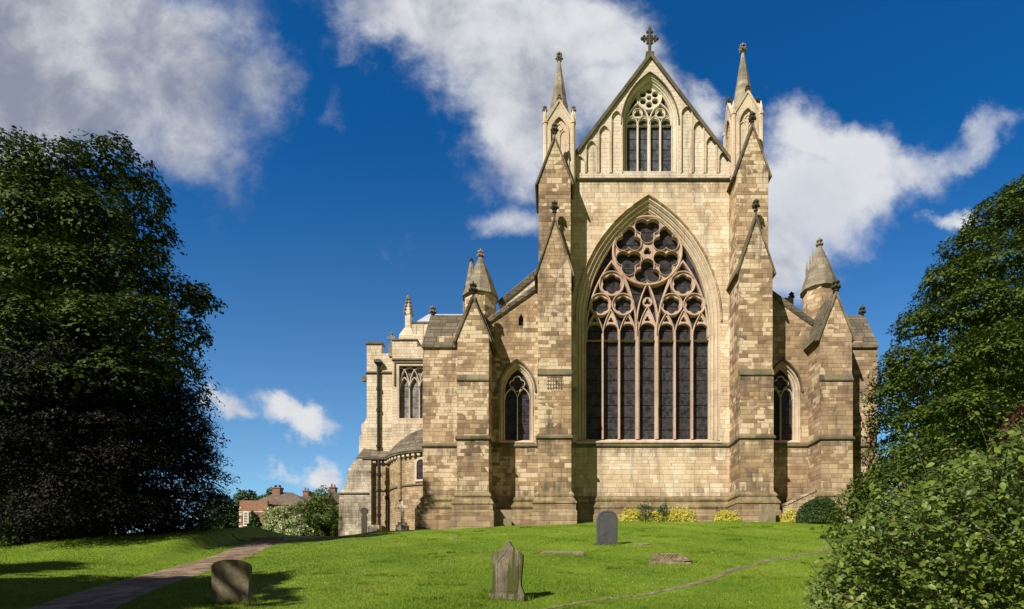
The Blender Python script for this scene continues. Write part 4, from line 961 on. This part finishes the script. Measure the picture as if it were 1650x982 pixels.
# 3: tall slate
Y3 = find_Y(978, 879); s = sc(Y3); W_ = 17.5*s; H_ = 56*s
def roundtop(W_, H_, z0=-.3): return [(-W_, z0), (W_, z0)]+[(W_*math.cos(PI*k/14), H_-W_*.75+W_*.75*math.sin(PI*k/14)) for k in range(15)]
g3 = thing('gravestone', 'tall smooth grey slate headstone with rounded top near the church', 'gravestone', (X(978, Y3), Y3, gzf(X(978, Y3), Y3)))
bevel(rel(MB().prism(roundtop(W_, H_), -.06, .06), 'slab', M['grave_slate'], g3), .012)
rim = roundtop(W_*.86, H_*.96, .1); rel(MB().sweep(rim+[rim[0]], [(-.012, -.06), (-.012, -.07), (.012, -.07), (.012, -.06)]), 'border', M['grave_slate'], g3)
g3.rotation_euler = (R_(1), 0, .25)
# 4: ledger, 5: coped carved slab
Y4 = find_Y(905, 893); s = sc(Y4)
pts = [(-35*s, -.35), (36*s, -.28), (34*s, .3), (-28*s, .36)]
o = MB().prism(pts, -.10, .03, mp=lambda a, y, b: (a, b, -y-.03)).build('ledger_stone', M['grave_buff']); o.location = (X(905, Y4), Y4, gzf(X(905, Y4), Y4)+.005); o.rotation_euler = (R_(7), 0, 0)
tag(o, 'flat grey-brown ledger stone sunk in the grass left of the slate', 'grave slab')
Y5 = find_Y(1080, 907); s = sc(Y5); L5 = 66*s
cg = thing('coped_grave', 'low coped grave cover with carved ridge lying in the grass', 'grave slab', (X(1081, Y5), Y5, gzf(X(1081, Y5), Y5)))
rel(MB().box(-L5/2, L5/2, -.36, .42, -.2, .06), 'base', M['grave_buff'], cg)
cb = MB(); h5 = .22
cb.prismx([(-.32, .05), (-.32, .10), (-.06, h5), (.08, h5), (.36, .10), (.36, .05)], -L5/2+.06, L5/2-.2)
cb.add([(L5/2-.2, -.32, .10), (L5/2-.02, -.25, .10), (L5/2-.02, .28, .10), (L5/2-.2, .36, .10), (L5/2-.2, -.06, h5), (L5/2-.2, .08, h5)], [(0, 1, 4), (1, 2, 5, 4), (2, 3, 5)])
rel(cb, 'cover', M['grave_rub'], cg)
rib = MB()
for i in range(6):
    x_ = -L5/2+.2+i*(L5-.7)/5+rnd.uniform(-.04, .04); k_ = rnd.uniform(.6, 1.3)
    rib.tube([(x_-.02, -.30, .11), (x_+.05, -.16, .175), (x_+.10*k_, -.02, h5+.01)], [.02, .038*k_, .03], 6)
rib.tube([(-L5/2+.08, 0, h5-.005), (0, .02, h5+.015), (L5/2-.22, .0, h5-.01)], [.04, .05, .035], 6)
rel(rib, 'carving', M['grave_rub'], cg); cg.rotation_euler = (R_(7), R_(3), -.28)
# small slabs and worn stones
for (u, v, w_, d_, mt, nm, lb) in ((1037, 878, .32, .3, 'dirt', 'sunken_stone', 'small reddish sunken stone just right of the slate headstone'), (733, 868, .28, .2, 'grave_buff', 'sunken_stone', 'small pale sunken stone below the left aisle buttress')):
    Yx = find_Y(u, v); n_ = 10
    pts = [(w_*math.cos(2*PI*k/n_)*rnd.uniform(.8, 1.1), d_*math.sin(2*PI*k/n_)*rnd.uniform(.8, 1.1)) for k in range(n_)]
    o = MB().prism(pts, -.06, .06, mp=lambda a, y, b: (a, b, -y)).build(nm, M[mt]); o.location = (X(u, Yx), Yx, gzf(X(u, Yx), Yx)-.015); o.rotation_euler = (R_(7), 0, 0); tag(o, lb, 'stone')
# stones against the church
def upright(u, vt, vb, wpx, Y, label, mat, top='flat', tilt=0, name='gravestone', rz=0):
    s = sc(Y); W_ = wpx*s/2; z0 = min(gzf(X(u, Y), Y), Z(vb, Y))-.2; zt = Z(vt, Y)
    if top == 'flat': pts = [(-W_, z0), (W_, z0), (W_*.97, zt), (-W_*.97, zt)]
    else: pts = [(-W_, z0), (W_, z0)]+[(W_*math.cos(PI*k/12), zt-W_+W_*math.sin(PI*k/12)) for k in range(13)]
    o = MB().prism([(a, b-z0) for a, b in pts], -.06, .06).build(name, mat); o.location = (X(u, Y), Y, z0); o.rotation_euler = (R_(tilt), 0, rz); bevel(o, .015)
    return tag(o, label, 'gravestone')
upright(812, 821.5, 846, 25, 37.8, 'square buff slab leaning on the church between the left buttresses', M['grave_buff'], tilt=-6)
upright(1236, 813, 847, 27, 36.0, 'tall plain buff headstone before the right big buttress', M['grave_buff'], tilt=1)
kh = upright(587, 829, 860, 9, 46.6, 'narrow dark keyhole-shaped stone beside the chapter house buttress', M['finial'], 'round')
s = sc(46.6); tb = MB().prism(circ(0, 0, 6*s, 16), -.08, .08).build('head', M['finial']); tb.parent = kh; tb.location = (0, 0, Z(824, 46.6)-kh.location.z)
o = MB().box(-.45, .45, -.3, .3, -.5, .45).build('tomb_block', M['gable']); Yt = 44.5; o.location = (X(604, Yt), Yt, Z(856, Yt)); bevel(o, .03); tag(o, 'small pale stone block at the foot of the downpipe', 'stone')
# stone cross
Yc = 43.2; s = sc(Yc); xq = X(648.5, Yc); zb = Z(853, Yc)
cr = thing('grave_cross', 'pale stone cross on stepped base before the curved chapter house wall', 'grave cross', (xq, Yc, zb))
rel(MB().box(-9*s, 9*s, -.35, .35, -.6, 6*s), 'base', M['gable'], cr); rel(MB().box(-6*s, 6*s, -.25, .25, 6*s, 11*s), 'step', M['gable'], cr)
rel(MB().prism([(-2.5*s, 11*s), (2.5*s, 11*s), (2*s, 33*s), (9*s, 33*s), (9*s, 38*s), (2*s, 38*s), (2*s, 45*s), (-2*s, 45*s), (-2*s, 38*s), (-9*s, 38*s), (-9*s, 33*s), (-2*s, 33*s)], -.1, .1), 'shaft', M['gable'], cr)
# far stones under the big tree
for (u, vt, W, Yf, lb, mt, tp_) in ((258.5, 840, 17, 31.5, 'small rounded mossy headstone in sun under the big tree', 'grave_green', 'round'), (277, 846, 14, 33, 'low square mossy stone behind the rounded headstone', 'grave_green', 'flat'), (305, 837, 10, 34, 'thin pale headstone beside the path side of the big tree', 'grave_buff', 'flat')):
    upright(u, vt, 862, W, Yf, lb, M[mt], tp_)
o = MB(); Yk = 29.5; o.box(-.8, .7, -.14, .14, -.2, .08); ko = o.build('kerb_stone', M['grave_buff']); xk = X(424, Yk); ko.location = (xk, Yk+.5, gzf(xk-.3, Yk+.5)+.12); ko.rotation_euler = (0, R_(-4), R_(28)); tag(ko, 'low kerb stone on the bank beside the footpath', 'kerb stone')

# ---------------------------------------------------------------- vegetation
def leaf_cloud(pts, nrm, size, rs, flat=.5, shape='kite', droop=.25, width=.6):
    """one folded leaf per point; nrm = preferred upper side"""
    n = len(pts); r = rs.normal(size=(n, 3)); N = nrm*flat+r*(1-flat)*.9; N /= np.linalg.norm(N, axis=1, keepdims=True)
    t = rs.normal(size=(n, 3)); t -= (t*N).sum(1, keepdims=True)*N; t /= np.linalg.norm(t, axis=1, keepdims=True); b = np.cross(N, t)
    sz = (size*rs.uniform(.5, 1.35, n))[:, None]
    if shape == 'kite':
        V = np.stack([pts-t*sz*.5, pts+b*sz*.5*width-N*sz*.10, pts+t*sz*.5-N*sz*droop, pts-b*sz*.5*width-N*sz*.10], 1)
        return V.reshape(-1, 3), np.arange(n*4).reshape(-1, 4)
    # ovate leaf: 8 verts, 2 halves folded along the midrib
    prof = [(-.5, 0), (-.25, .34), (.05, .42), (.3, .26), (.55, 0)]
    Vs = []
    for (a, w_) in prof: 
        dr = -N*sz*droop*((a+.5)**2)
        if w_ == 0: Vs.append(pts+t*sz*a+dr)
        else: Vs.append(pts+t*sz*a+b*sz*w_*width*1.3+N*sz*.10+dr); Vs.append(pts+t*sz*a+dr); Vs.append(pts+t*sz*a-b*sz*w_*width*1.3+N*sz*.10+dr)
    V = np.stack(Vs, 1); k = V.shape[1]  # 0, (1,2,3), (4,5,6), (7,8,9), 10
    fc = np.array([(0, 2, 1, 1), (0, 3, 2, 2), (1, 2, 5, 4), (2, 3, 6, 5), (4, 5, 8, 7), (5, 6, 9, 8), (7, 8, 10, 10), (8, 9, 10, 10)])
    tri = np.array([(0, 2, 1), (0, 3, 2), (1, 2, 5), (1, 5, 4), (2, 3, 6), (2, 6, 5), (4, 5, 8), (4, 8, 7), (5, 6, 9), (5, 9, 8), (7, 8, 10), (8, 9, 10)])
    Fc = (np.arange(n)[:, None, None]*k+tri[None]).reshape(-1, 3)
    return V.reshape(-1, 3), Fc
def boughs(c, rad, nl, rs, flatten=.52):
    """leaf positions in the upper shell of a flattened bough"""
    d = rs.normal(size=(nl, 3)); d /= np.linalg.norm(d, axis=1, keepdims=True)
    d[:, 2] = np.where(rs.rand(nl) < .75, np.abs(d[:, 2]), d[:, 2])
    rr = rs.uniform(.45, 1.0, nl)**.6; lump = 1+.22*np.sin(d[:, 0]*6+c[0]*3)*np.sin(d[:, 1]*5+c[1]*2)+.15*np.sin(d[:, 2]*9+c[2])
    p = d*(rr*lump)[:, None]*rad; p[:, 2] *= flatten; p[:, 2] -= .22*(p[:, 0]**2+p[:, 1]**2)/max(rad, .1)
    nn = d.copy(); nn[:, 2] += .9; nn /= np.linalg.norm(nn, axis=1, keepdims=True)
    return p+np.array(c), nn
def tree(name, label, base, prof, mat, nb, nl, lsize, seed, trunk_r=.45, brad=(1.2, 2.0), squash=(1, 1), group=None, inner=.5, cat='tree', flat=.6, extra=()):
    """prof: list (height above base, crown radius)"""
    rs = np.random.RandomState(seed); th = thing(name, label, cat, base, group)
    hs_ = [p[0] for p in prof]; r_ = [p[1] for p in prof]; P_, N_ = [], []; tips = []
    w_ = np.interp(np.linspace(hs_[0], hs_[-1], 60), hs_, r_)+.8; cdf = np.cumsum(w_)/w_.sum(); zg = np.linspace(hs_[0], hs_[-1], 60)
    for i in range(nb):
        z = float(np.interp((i+.5)/nb*(.999)+rs.uniform(-.5, .5)/nb, cdf, zg)); R0 = float(np.interp(z, hs_, r_)); br = rs.uniform(*brad)*min(1, .45+R0/6)
        a = i*2.39996+rs.uniform(-.4, .4)
        f = 1.0 if rs.rand() > inner else rs.uniform(.2, .75)
        R1 = max(0, R0-br*.75)*f*rs.uniform(.9, 1.06); c = np.array([R1*math.cos(a)*squash[0], R1*math.sin(a)*squash[1], z-br*.2]); tips.append((c, br))
        p, nn = boughs(c, br, int(nl*(br/brad[1])**2), rs); P_.append(p); N_.append(nn)
    for (u, v, rp) in extra:
        Yc = base[1]; rr_ = rp*Yc/F; cx_ = X(u, Yc); cz_ = Z(v, Yc); R0 = float(np.interp(cz_-base[2], hs_, r_)); dx_ = cx_-base[0]
        Yb = Yc-math.sqrt(max(0, R0*R0-dx_*dx_))*.75; k_ = Yb/Yc
        c = np.array([X(u, Yb)-base[0], Yb-base[1], Z(v, Yb)-base[2]]); br = rr_*k_*1.08; tips.append((c, br))
        p, nn = boughs(c, br, int(nl*1.9*(br/brad[1])**2)+200, rs, .72); P_.append(p); N_.append(nn)
    P_ = np.concatenate(P_); N_ = np.concatenate(N_)
    V, Fc = leaf_cloud(P_, N_, lsize, rs, flat)
    cr = bpy.data.objects.new('crown', fast_mesh('crown', V, Fc, mat)); COL.objects.link(cr); cr.parent = th
    t = MB(); Ht = hs_[-1]
    def cl(z): return (.25*math.sin(z*.25+seed), .2*math.cos(z*.3+seed), z)
    zs_ = [-.6, 0, .5, 1.5, 3, Ht*.35, Ht*.55, Ht*.75, Ht*.92]; t.tube([cl(z) for z in zs_], [trunk_r*k for k in (1.9, 1.5, 1.15, 1.0, .95, .75, .5, .28, .08)], 10)
    for c, br in tips[::max(1, len(tips)//60)]:
        z0 = max(1.2, c[2]*.62-.4); s_ = Vector(cl(z0)); e = Vector(c); md = s_.lerp(e, .5)+Vector((0, 0, .12*(e-s_).length)); rr = trunk_r*.30*(1-z0/Ht*.6); t.tube([s_, md, e], [rr, rr*.6, rr*.2], 6)
    tk = t.build('trunk', M['bark'], smooth=True); tk.parent = th
    return th
def at_g(u, Y): x = X(u, Y); return (x, Y, gzf(x, Y))
YT = 28.0; b = at_g(95, YT)
zt = lambda v, Y=YT, b=b: Z(v, Y)-b[2]
big = tree('sycamore_tree', 'huge dark green sycamore with layered boughs, topmost of the trees by the path', b,
     [(1.5, 5.0), (zt(790), 6.0), (zt(700), 6.4), (zt(600), 6.3), (zt(530), 6.2), (zt(490), 6.0), (zt(465), 4.8), (zt(410), 4.5), (zt(350), 4.4), (zt(325), 4.2), (zt(310), 3.6)],
     M['leaf_dark'], 85, 2300, .19, 11, .7, (1.4, 2.7), inner=.35, flat=.8,
     extra=[(28, 262, 58), (110, 272, 56), (185, 262, 50), (228, 318, 46), (60, 345, 62), (150, 350, 60), (243, 375, 42), (20, 430, 60), (105, 430, 62), (205, 428, 56), (285, 478, 44), (322, 482, 30), (235, 510, 52), (150, 515, 60), (50, 520, 62), (300, 540, 40), (110, 610, 55), (30, 640, 60), (190, 600, 50), (265, 585, 46)])
YB_ = 26.2; bb_ = at_g(150, YB_); ztb = lambda v: Z(v, YB_)-bb_[2]
tree('beech_tree', 'nearly black beech with drooping branches in front of the sycamore', bb_,
     [(.7, 5.2), (ztb(800), 5.4), (ztb(720), 5.2), (ztb(640), 4.6), (ztb(590), 3.8), (ztb(550), 2.4)], M['leaf_copper'], 150, 2600, .115, 43, .5, (1.0, 2.1), inner=.4, flat=.7)
b2 = at_g(-75, 32)
tree('sycamore_tree', 'dark broadleaf tree standing behind the huge one at the edge', b2, [(1.5, 6.5), (6, 8), (12, 7.8), (16, 6.2), (Z(350, 32)-b2[2], 4.6), (Z(300, 32)-b2[2], 2.5)], M['leaf_dark'], 100, 2100, .2, 5, .6, (1.6, 2.9), flat=.78)
# right maple
b3 = at_g(1660, 36)
zt = lambda v: Z(v, 36)-b3[2]
tree('maple_tree', 'tall dense green tree rising at the far side of the church', b3,
     [(.8, 8.0), (zt(740), 8.9), (zt(660), 9.6), (zt(590), 9.9), (zt(520), 7.9), (zt(450), 6.5), (zt(390), 4.9), (zt(340), 3.3), (zt(300), 1.6), (zt(275), .6)], M['leaf_mid'], 110, 2100, .19, 23, .55, (1.3, 2.5), inner=.3, flat=.8,
     extra=[(1640, 318, 30), (1600, 350, 40), (1556, 398, 38), (1525, 455, 42), (1482, 525, 42), (1452, 580, 34), (1446, 628, 34), (1610, 430, 58), (1570, 490, 52), (1510, 590, 50), (1600, 570, 60), (1480, 680, 44), (1550, 660, 60), (1640, 500, 60)])
b4 = at_g(1580, 46)
tree('maple_tree', 'dark tree half hidden behind the tall green tree', b4, [(.5, 7), (5, 8), (10, 7), (14, 3.5)], M['leaf_mid'], 90, 650, .32, 29, .4, (1.5, 2.3))
# shading trees just out of the frame (their shadows lie on the lawn)
OFF = [((-18.9, 1.2), 16, 6.3, 31, 'sycamore beside the path behind the viewer, throwing shade on the lawn'),
       ((-27.5, 2.8), 18, 5.8, 37, 'broad sycamore left of the lawn outside the view'),
       ((-41, 19), 22, 7.5, 41, 'old sycamore at the boundary outside the view')]
for (xy, H, Rr, sd_, lb) in OFF:
    bb = (xy[0], xy[1], gzf(*xy)); tree('sycamore_tree', lb, bb, [(3, Rr*.5), (5, Rr*.9), (H*.5, Rr), (H*.75, Rr*.8), (H*.95, Rr*.3)], M['leaf_dark'], 110, 620, .40, sd_, .5, (1.4, 2.2))
def mound(name, label, c, rad, mat, n, lsize, seed, cat='shrub', group=None, up=.8, core=True, stems=6, coremat=None, lump=.18):
    rs = np.random.RandomState(seed); th = thing(name, label, cat, (c[0], c[1], c[2]), group)
    d = rs.normal(size=(n, 3)); d /= np.linalg.norm(d, axis=1, keepdims=True); d[:, 2] = np.abs(d[:, 2])
    r = rs.uniform(.55, 1, n)**.5*(1+lump*np.sin(d[:, 0]*5+seed)*np.sin(d[:, 1]*4+d[:, 2]*6))
    p = d*r[:, None]*np.array(rad); nn = d.copy(); nn[:, 2] += up; nn /= np.linalg.norm(nn, axis=1, keepdims=True)
    V, Fc = leaf_cloud(p, nn, lsize, rs, .6)
    o = bpy.data.objects.new('foliage', fast_mesh('foliage', V, Fc, mat)); COL.objects.link(o); o.parent = th
    t = MB()
    for i in range(stems): a = i*2*PI/stems; t.tube([(.08*math.cos(a), .08*math.sin(a), -.3), (rad[0]*.4*math.cos(a), rad[1]*.4*math.sin(a), rad[2]*.4), (rad[0]*.7*math.cos(a), rad[1]*.7*math.sin(a), rad[2]*.62)], [.05*rad[2], .035*rad[2], .01], 5)
    k = t.build('stem', M['bark']); k.parent = th
    return th
Yy = 35.2; mound('yew_bush', 'clipped dark green dome bush in front of the outer buttress', (X(1320, Yy), Yy, gzf(X(1320, Yy), Yy)-.05), (1.42, 1.2, 1.62), M['leaf_yew'], 16000, .09, 3, lump=.05)
fl = [(1012, .62, .7, 'y'), (1025, .6, .75, 'y'), (1040, .62, 1.15, 'g'), (1056, .55, .7, 'y'), (1068, .5, 1.0, 'g'), (1075, .6, .62, 'y'), (1090, .62, .8, 'y'), (1107, .62, .85, 'y'), (1168, .6, .62, 'y'), (1180, .5, .5, 'y'), (1272, .55, .7, 'y')]
lbl = ['leftmost of the golden shrubs at the foot of the church wall', 'second golden shrub, just before the taller green shrub', 'round dark green shrub among the golden ones', 'golden shrub between the two dark green shrubs', 'smaller dark green shrub with golden shrubs round it',
       'low golden shrub below the smaller dark green one', 'golden shrub in the middle of the right-hand golden run', 'golden shrub ending the long run by the wall', 'golden shrub set against the big right buttress', 'tiny golden shrub under the right buttress plinth', 'golden shrub beside the clipped dark dome bush']
for i, (u, r, h, kd) in enumerate(fl):
    Yf = 37.9 if u < 1200 else 36.3; x = X(u, Yf)
    if 1160 < u < 1200: Yf = 36.4+.4; x = X(u, Yf)
    mound('golden_shrub' if kd == 'y' else 'green_shrub', lbl[i], (x, Yf, max(gzf(x, Yf), 5.3)-.1), (r*1.15, .55, h*1.15+.1), M['leaf_yellow' if kd == 'y' else 'leaf_green'], 2200, .085, 50+i, group='golden and green shrubs along the church wall', stems=4, lump=.2)
# background shrubs, trees and house on the left
def sh(name, label, u0, u1, vt, Y, mat, n, ls, seed, lump=.2, cat='shrub'):
    x = X((u0+u1)/2, Y); r = (X(u1, Y)-X(u0, Y))/2; zb_ = gzf(x, Y)-.3; return mound(name, label, (x, Y, zb_), (r, r*.7, Z(vt, Y)-zb_), mat, n, ls, seed, cat, lump=lump)
sh('flowering_shrub', 'cream-flowered shrub sprawling at the end of the path', 418, 492, 814, 60, M['leaf_cream'], 12000, .24, 71)
sh('flowering_shrub', 'low cream-flowered shrub in front of the green thicket', 440, 505, 832, 55, M['leaf_cream'], 5000, .2, 72)
sh('green_shrub', 'tall rounded green shrub next to the chapter house', 466, 566, 795, 66, M['leaf_hedge'], 18000, .26, 73)
sh('green_shrub', 'dark green shrub squeezed against the chapter house buttress', 524, 556, 826, 57, M['leaf_mid'], 5000, .2, 74)
sh('green_shrub', 'dark bush in front of the brick house window', 398, 424, 828, 62, M['leaf_yew'], 4500, .22, 75)
sh('green_shrub', 'green shrub tucked between the two flowering shrubs', 484, 530, 832, 56, M['leaf_mid'], 5000, .2, 76)
for (u, vt, Y, r, sd_, lb) in ((395, 785, 110, 6.5, 81, 'round distant tree behind the brick house'), (440, 781, 120, 6, 82, 'distant tree behind the brick house chimney'), (500, 790, 115, 5.5, 83, 'distant tree left of the church beyond the shrubs'), (350, 792, 105, 5, 84, 'distant tree half covered by the huge dark tree'), (536, 795, 112, 4, 85, 'distant tree just beside the chapter house')):
    x = X(u, Y); zb_ = 5.2; H = Z(vt, Y)-zb_
    tree('distant_tree', lb, (x, Y, zb_), [(1.5, r*.7), (H*.4, r), (H*.7, r*.85), (H*.97, r*.3)], M['leaf_far'], 46, 260, .6, sd_, .4, (1.4, 2.4), group=None)
sh('green_shrub', 'bright green shrub at the foot of the huge dark tree', -25, 40, 838, 25, M['leaf_bright'], 5000, .13, 77)
# brick house
YH = 80.0
hx0, hx1 = X(386, YH), X(431, YH); zE = Z(812, YH); zB = 4.6
hs_ = thing('brick_house', 'red brick house with hipped tile roof and a white sash window', 'house', ((hx0+hx1)/2, YH, zB))
mb = MB(); mb.box(hx0, hx1, YH, YH+.4, zE, zE+.45); mb.box(hx0, hx1, YH, YH+9, zB, zE-.002); mb.box(hx1+.002, hx1+5.5, YH+.8, YH+9, zB, zE); wl = mb.build('wall', M['brick'], hs_)
mb = MB(); mb.box(hx0-.06, hx1+.06, YH-.08, YH-.004, Z(826, YH), Z(824, YH))
mb.build('cornice', M['trim'], hs_)
for i in range(9): MB().box(hx0-.05, hx0+(.45 if i % 2 else .3), YH-.06, YH-.005, zB+.85*i, zB+.85*i+.42).build('quoin', M['trim'], hs_)
rf = MB(); ax0, ax1 = X(408, YH+4), X(452, YH+4); zr = Z(793, YH+4)
rf.add([(hx0+.9, YH+.6, zE+.0), (hx1+5.8, YH+.6, zE-.1), (hx1+5.8, YH+9.2, zE-.1), (hx0+.9, YH+9.2, zE+.0), (X(419, YH), YH+4.5, zr), (X(446, YH), YH+4.5, zr)], [(0, 1, 5, 4), (1, 2, 5), (2, 3, 4, 5), (3, 0, 4), (3, 2, 1, 0)])
rf.build('roof', M['tile'], hs_)
ch = MB(); cxh = X(447, YH+4); ch.box(cxh-.55, cxh+.55, YH+3.6, YH+4.6, zE, Z(788, YH+4)); ch.box(cxh-.65, cxh+.65, YH+3.5, YH+4.7, Z(788, YH+4), Z(787, YH+4)+.1); cho = ch.build('chimney', M['brick'], hs_)
mb = MB(); 
for d in (-.3, .3): mb.lathe(cxh+d, YH+4.1, [(.2, Z(787, YH+4)), (.17, Z(782, YH+4))], 8)
mb.build('chimney_pot', M['iron'], cho)
wu0, wu1, wv0, wv1 = X(393, YH), X(401, YH), Z(848, YH), Z(825, YH)
mb = MB(); mb.prism([(wu0, wv0), (wu1, wv0), (wu1, wv1), (wu0, wv1)], YH-.12, YH-.02, [[(wu0+.12, wv0+.1), (wu1-.12, wv0+.1), (wu1-.12, wv1-.1), (wu0+.12, wv1-.1)]])
mb.box((wu0+wu1)/2-.03, (wu0+wu1)/2+.03, YH-.1, YH-.03, wv0+.1, wv1-.1)
for k in range(1, 5): z_ = wv0+.1+(wv1-wv0-.2)*k/5; mb.box(wu0+.12, wu1-.12, YH-.098, YH-.032, z_-.03, z_+.03)
wn_ = mb.build('window', M['white'], hs_); MB().box(wu0+.1, wu1-.1, YH-.05, YH-.03, wv0+.08, wv1-.08).build('pane', M['aglass'], wn_)
# two more roofs/chimneys behind the thicket
for (u, vt, Y, lb) in ((491, 787, 95, 'red brick house mostly hidden by shrubs, one chimney showing'), (534, 781, 90, 'brick house beside the church with a tall twin-pot chimney')):
    x = X(u, Y); h_ = thing('brick_house', lb, 'house', (x, Y, 4.8)); zt_ = Z(vt, Y); ze_ = Z(vt+17, Y)
    MB().box(x-3.5, x+3.5, Y+.5, Y+8, 4.8, ze_-1).build('wall', M['brick'], h_)
    r = MB().prism([(x-4, ze_-1.2), (x+4, ze_-1.2), (x+4, ze_-1), (x+.3, ze_+.6), (x-.3, ze_+.6), (x-4, ze_-1)], Y+.3, Y+8.2).build('roof', M['tile'], h_)
    c_ = MB(); c_.box(x-.45, x+.45, Y+.31, Y+1.2, ze_-1, zt_-.5); c_.box(x-.55, x+.55, Y+.2, Y+1.3, zt_-.5, zt_-.35); co = c_.build('chimney', M['brick'], h_)
    MB().lathe(x-.22, Y+.7, [(.16, zt_-.35), (.13, zt_+.2)], 8).lathe(x+.22, Y+.7, [(.16, zt_-.35), (.13, zt_+.1)], 8).build('chimney_pot', M['brick'], co)
# ---- foreground hazel bush on the right
def hazel():
    rs = np.random.RandomState(99); bx, by = 6.3, 7.6; bz = gzf(bx, by)
    th = thing('hazel_bush', 'large bright green leafy hazel bush spilling into the foreground', 'bush', (bx, by, bz))
    TU = [1285, 1325, 1360, 1400, 1450, 1500, 1550, 1600, 1650, 1750, 1900]; TV = [985, 905, 845, 812, 795, 775, 752, 728, 706, 665, 640]
    Pp, Nn = [], []; st = MB()
    n_tw = 0; core = []
    while n_tw < 3700:
        Y = rs.uniform(5.6, 10.5); u = rs.uniform(1300, 1800); x = X(u, Y)
        vt = np.interp(u, TU, TV); fall = 1-.10*((Y-7.0)/3.5)**2
        zt_ = EYE+(V0-vt)/F*7.3*fall*1.0; zg_ = gzf(x, Y)
        # left edge rounding in plan
        ed = min(1, max(0, (u-1300)/90)); 
        if zt_ < zg_+.1: continue
        zz_ = zg_+(zt_-zg_)*(rs.uniform(.02, 1)**.55); 
        if rs.rand() > .35+ed: continue
        out_ = np.array([(x-bx)*.4-.25, -(.5), .75])+rs.normal(size=3)*.35; out_ /= np.linalg.norm(out_)
        L_ = rs.uniform(.22, .5); nlf = rs.randint(6, 12); p0 = np.array([x, Y, zz_])-out_*L_
        pts = []
        for k in range(nlf):
            t = (k+1)/nlf; q_ = p0+out_*L_*t+np.array([0, 0, -.18*L_*t*t]); pts.append(q_)
            sidev = rs.normal(size=3)*.055; Pp.append(q_+sidev); nn = np.array([-.15, -.45, .8])+rs.normal(size=3)*.3; Nn.append(nn/np.linalg.norm(nn))
        if rs.rand() < .6: st.tube([p0-out_*.15, pts[nlf//2], pts[-1]], [.007, .005, .002], 4)
        n_tw += 1
    # long free shoots reaching above
    for (u, v, Y) in ((1395, 770, 7.2), (1430, 742, 7.4), (1475, 712, 7.8), (1520, 700, 8), (1560, 660, 8), (1320, 858, 6.8), (1300, 905, 6.3), (1600, 655, 8.2), (1640, 640, 8.4), (1296, 940, 6.2), (1455, 690, 9)):
        e = np.array([X(u, Y), Y, Z(v, Y)]); s0 = e+np.array([.5, .2, -.7])
        for k in range(16):
            t = k/15; q_ = s0*(1-t)+e*t+np.array([0, 0, .12*math.sin(PI*t)]); Pp.append(q_+rs.normal(size=3)*.05); nn = np.array([-.2, -.4, .8])+rs.normal(size=3)*.3; Nn.append(nn/np.linalg.norm(nn))
        st.tube([tuple(s0), tuple((s0+e)/2+np.array([0, 0, .12])), tuple(e)], [.008, .006, .003], 4)
    for i in range(16):
        a = rs.uniform(1320, 1700); Y = rs.uniform(6, 9.5); x = X(a, Y); vt = np.interp(a, TU, TV); e = Vector((x, Y, EYE+(V0-vt)/F*7.3*.9))
        s0 = Vector((bx+rs.uniform(-.8, .8), by+rs.uniform(-.6, .6), bz-.2)); st.tube([s0, s0.lerp(e, .55)+Vector((0, 0, .3)), e], [.03, .02, .006], 6)
    V, Fc = leaf_cloud(np.array(Pp), np.array(Nn), .068, rs, .66, 'ovate', .3, .62)
    o = bpy.data.objects.new('foliage', fast_mesh('foliage', V, Fc, M['leaf_bright'], False)); COL.objects.link(o); o.parent = th; o.matrix_parent_inverse = Matrix.Translation(-Vector((bx, by, bz)))
    s2 = st.build('stem', M['twig']); s2.parent = th; s2.matrix_parent_inverse = Matrix.Translation(-Vector((bx, by, bz)))
hazel()
x = X(1645, 12.0); mound('red_leaved_shrub', 'dark red leaved shrub showing above the hazel bush', (x, 12.0, Z(720, 12)), (.45, .5, .9), M['leaf_red'], 500, .1, 61, lump=.2)
x = X(1500, 24); mound('green_shrub', 'dark hedge-like shrub under the tall tree behind the hazel', (x, 24, gzf(x, 24)), (4.2, 2.5, 4.2), M['leaf_mid'], 16000, .17, 62, lump=.12)
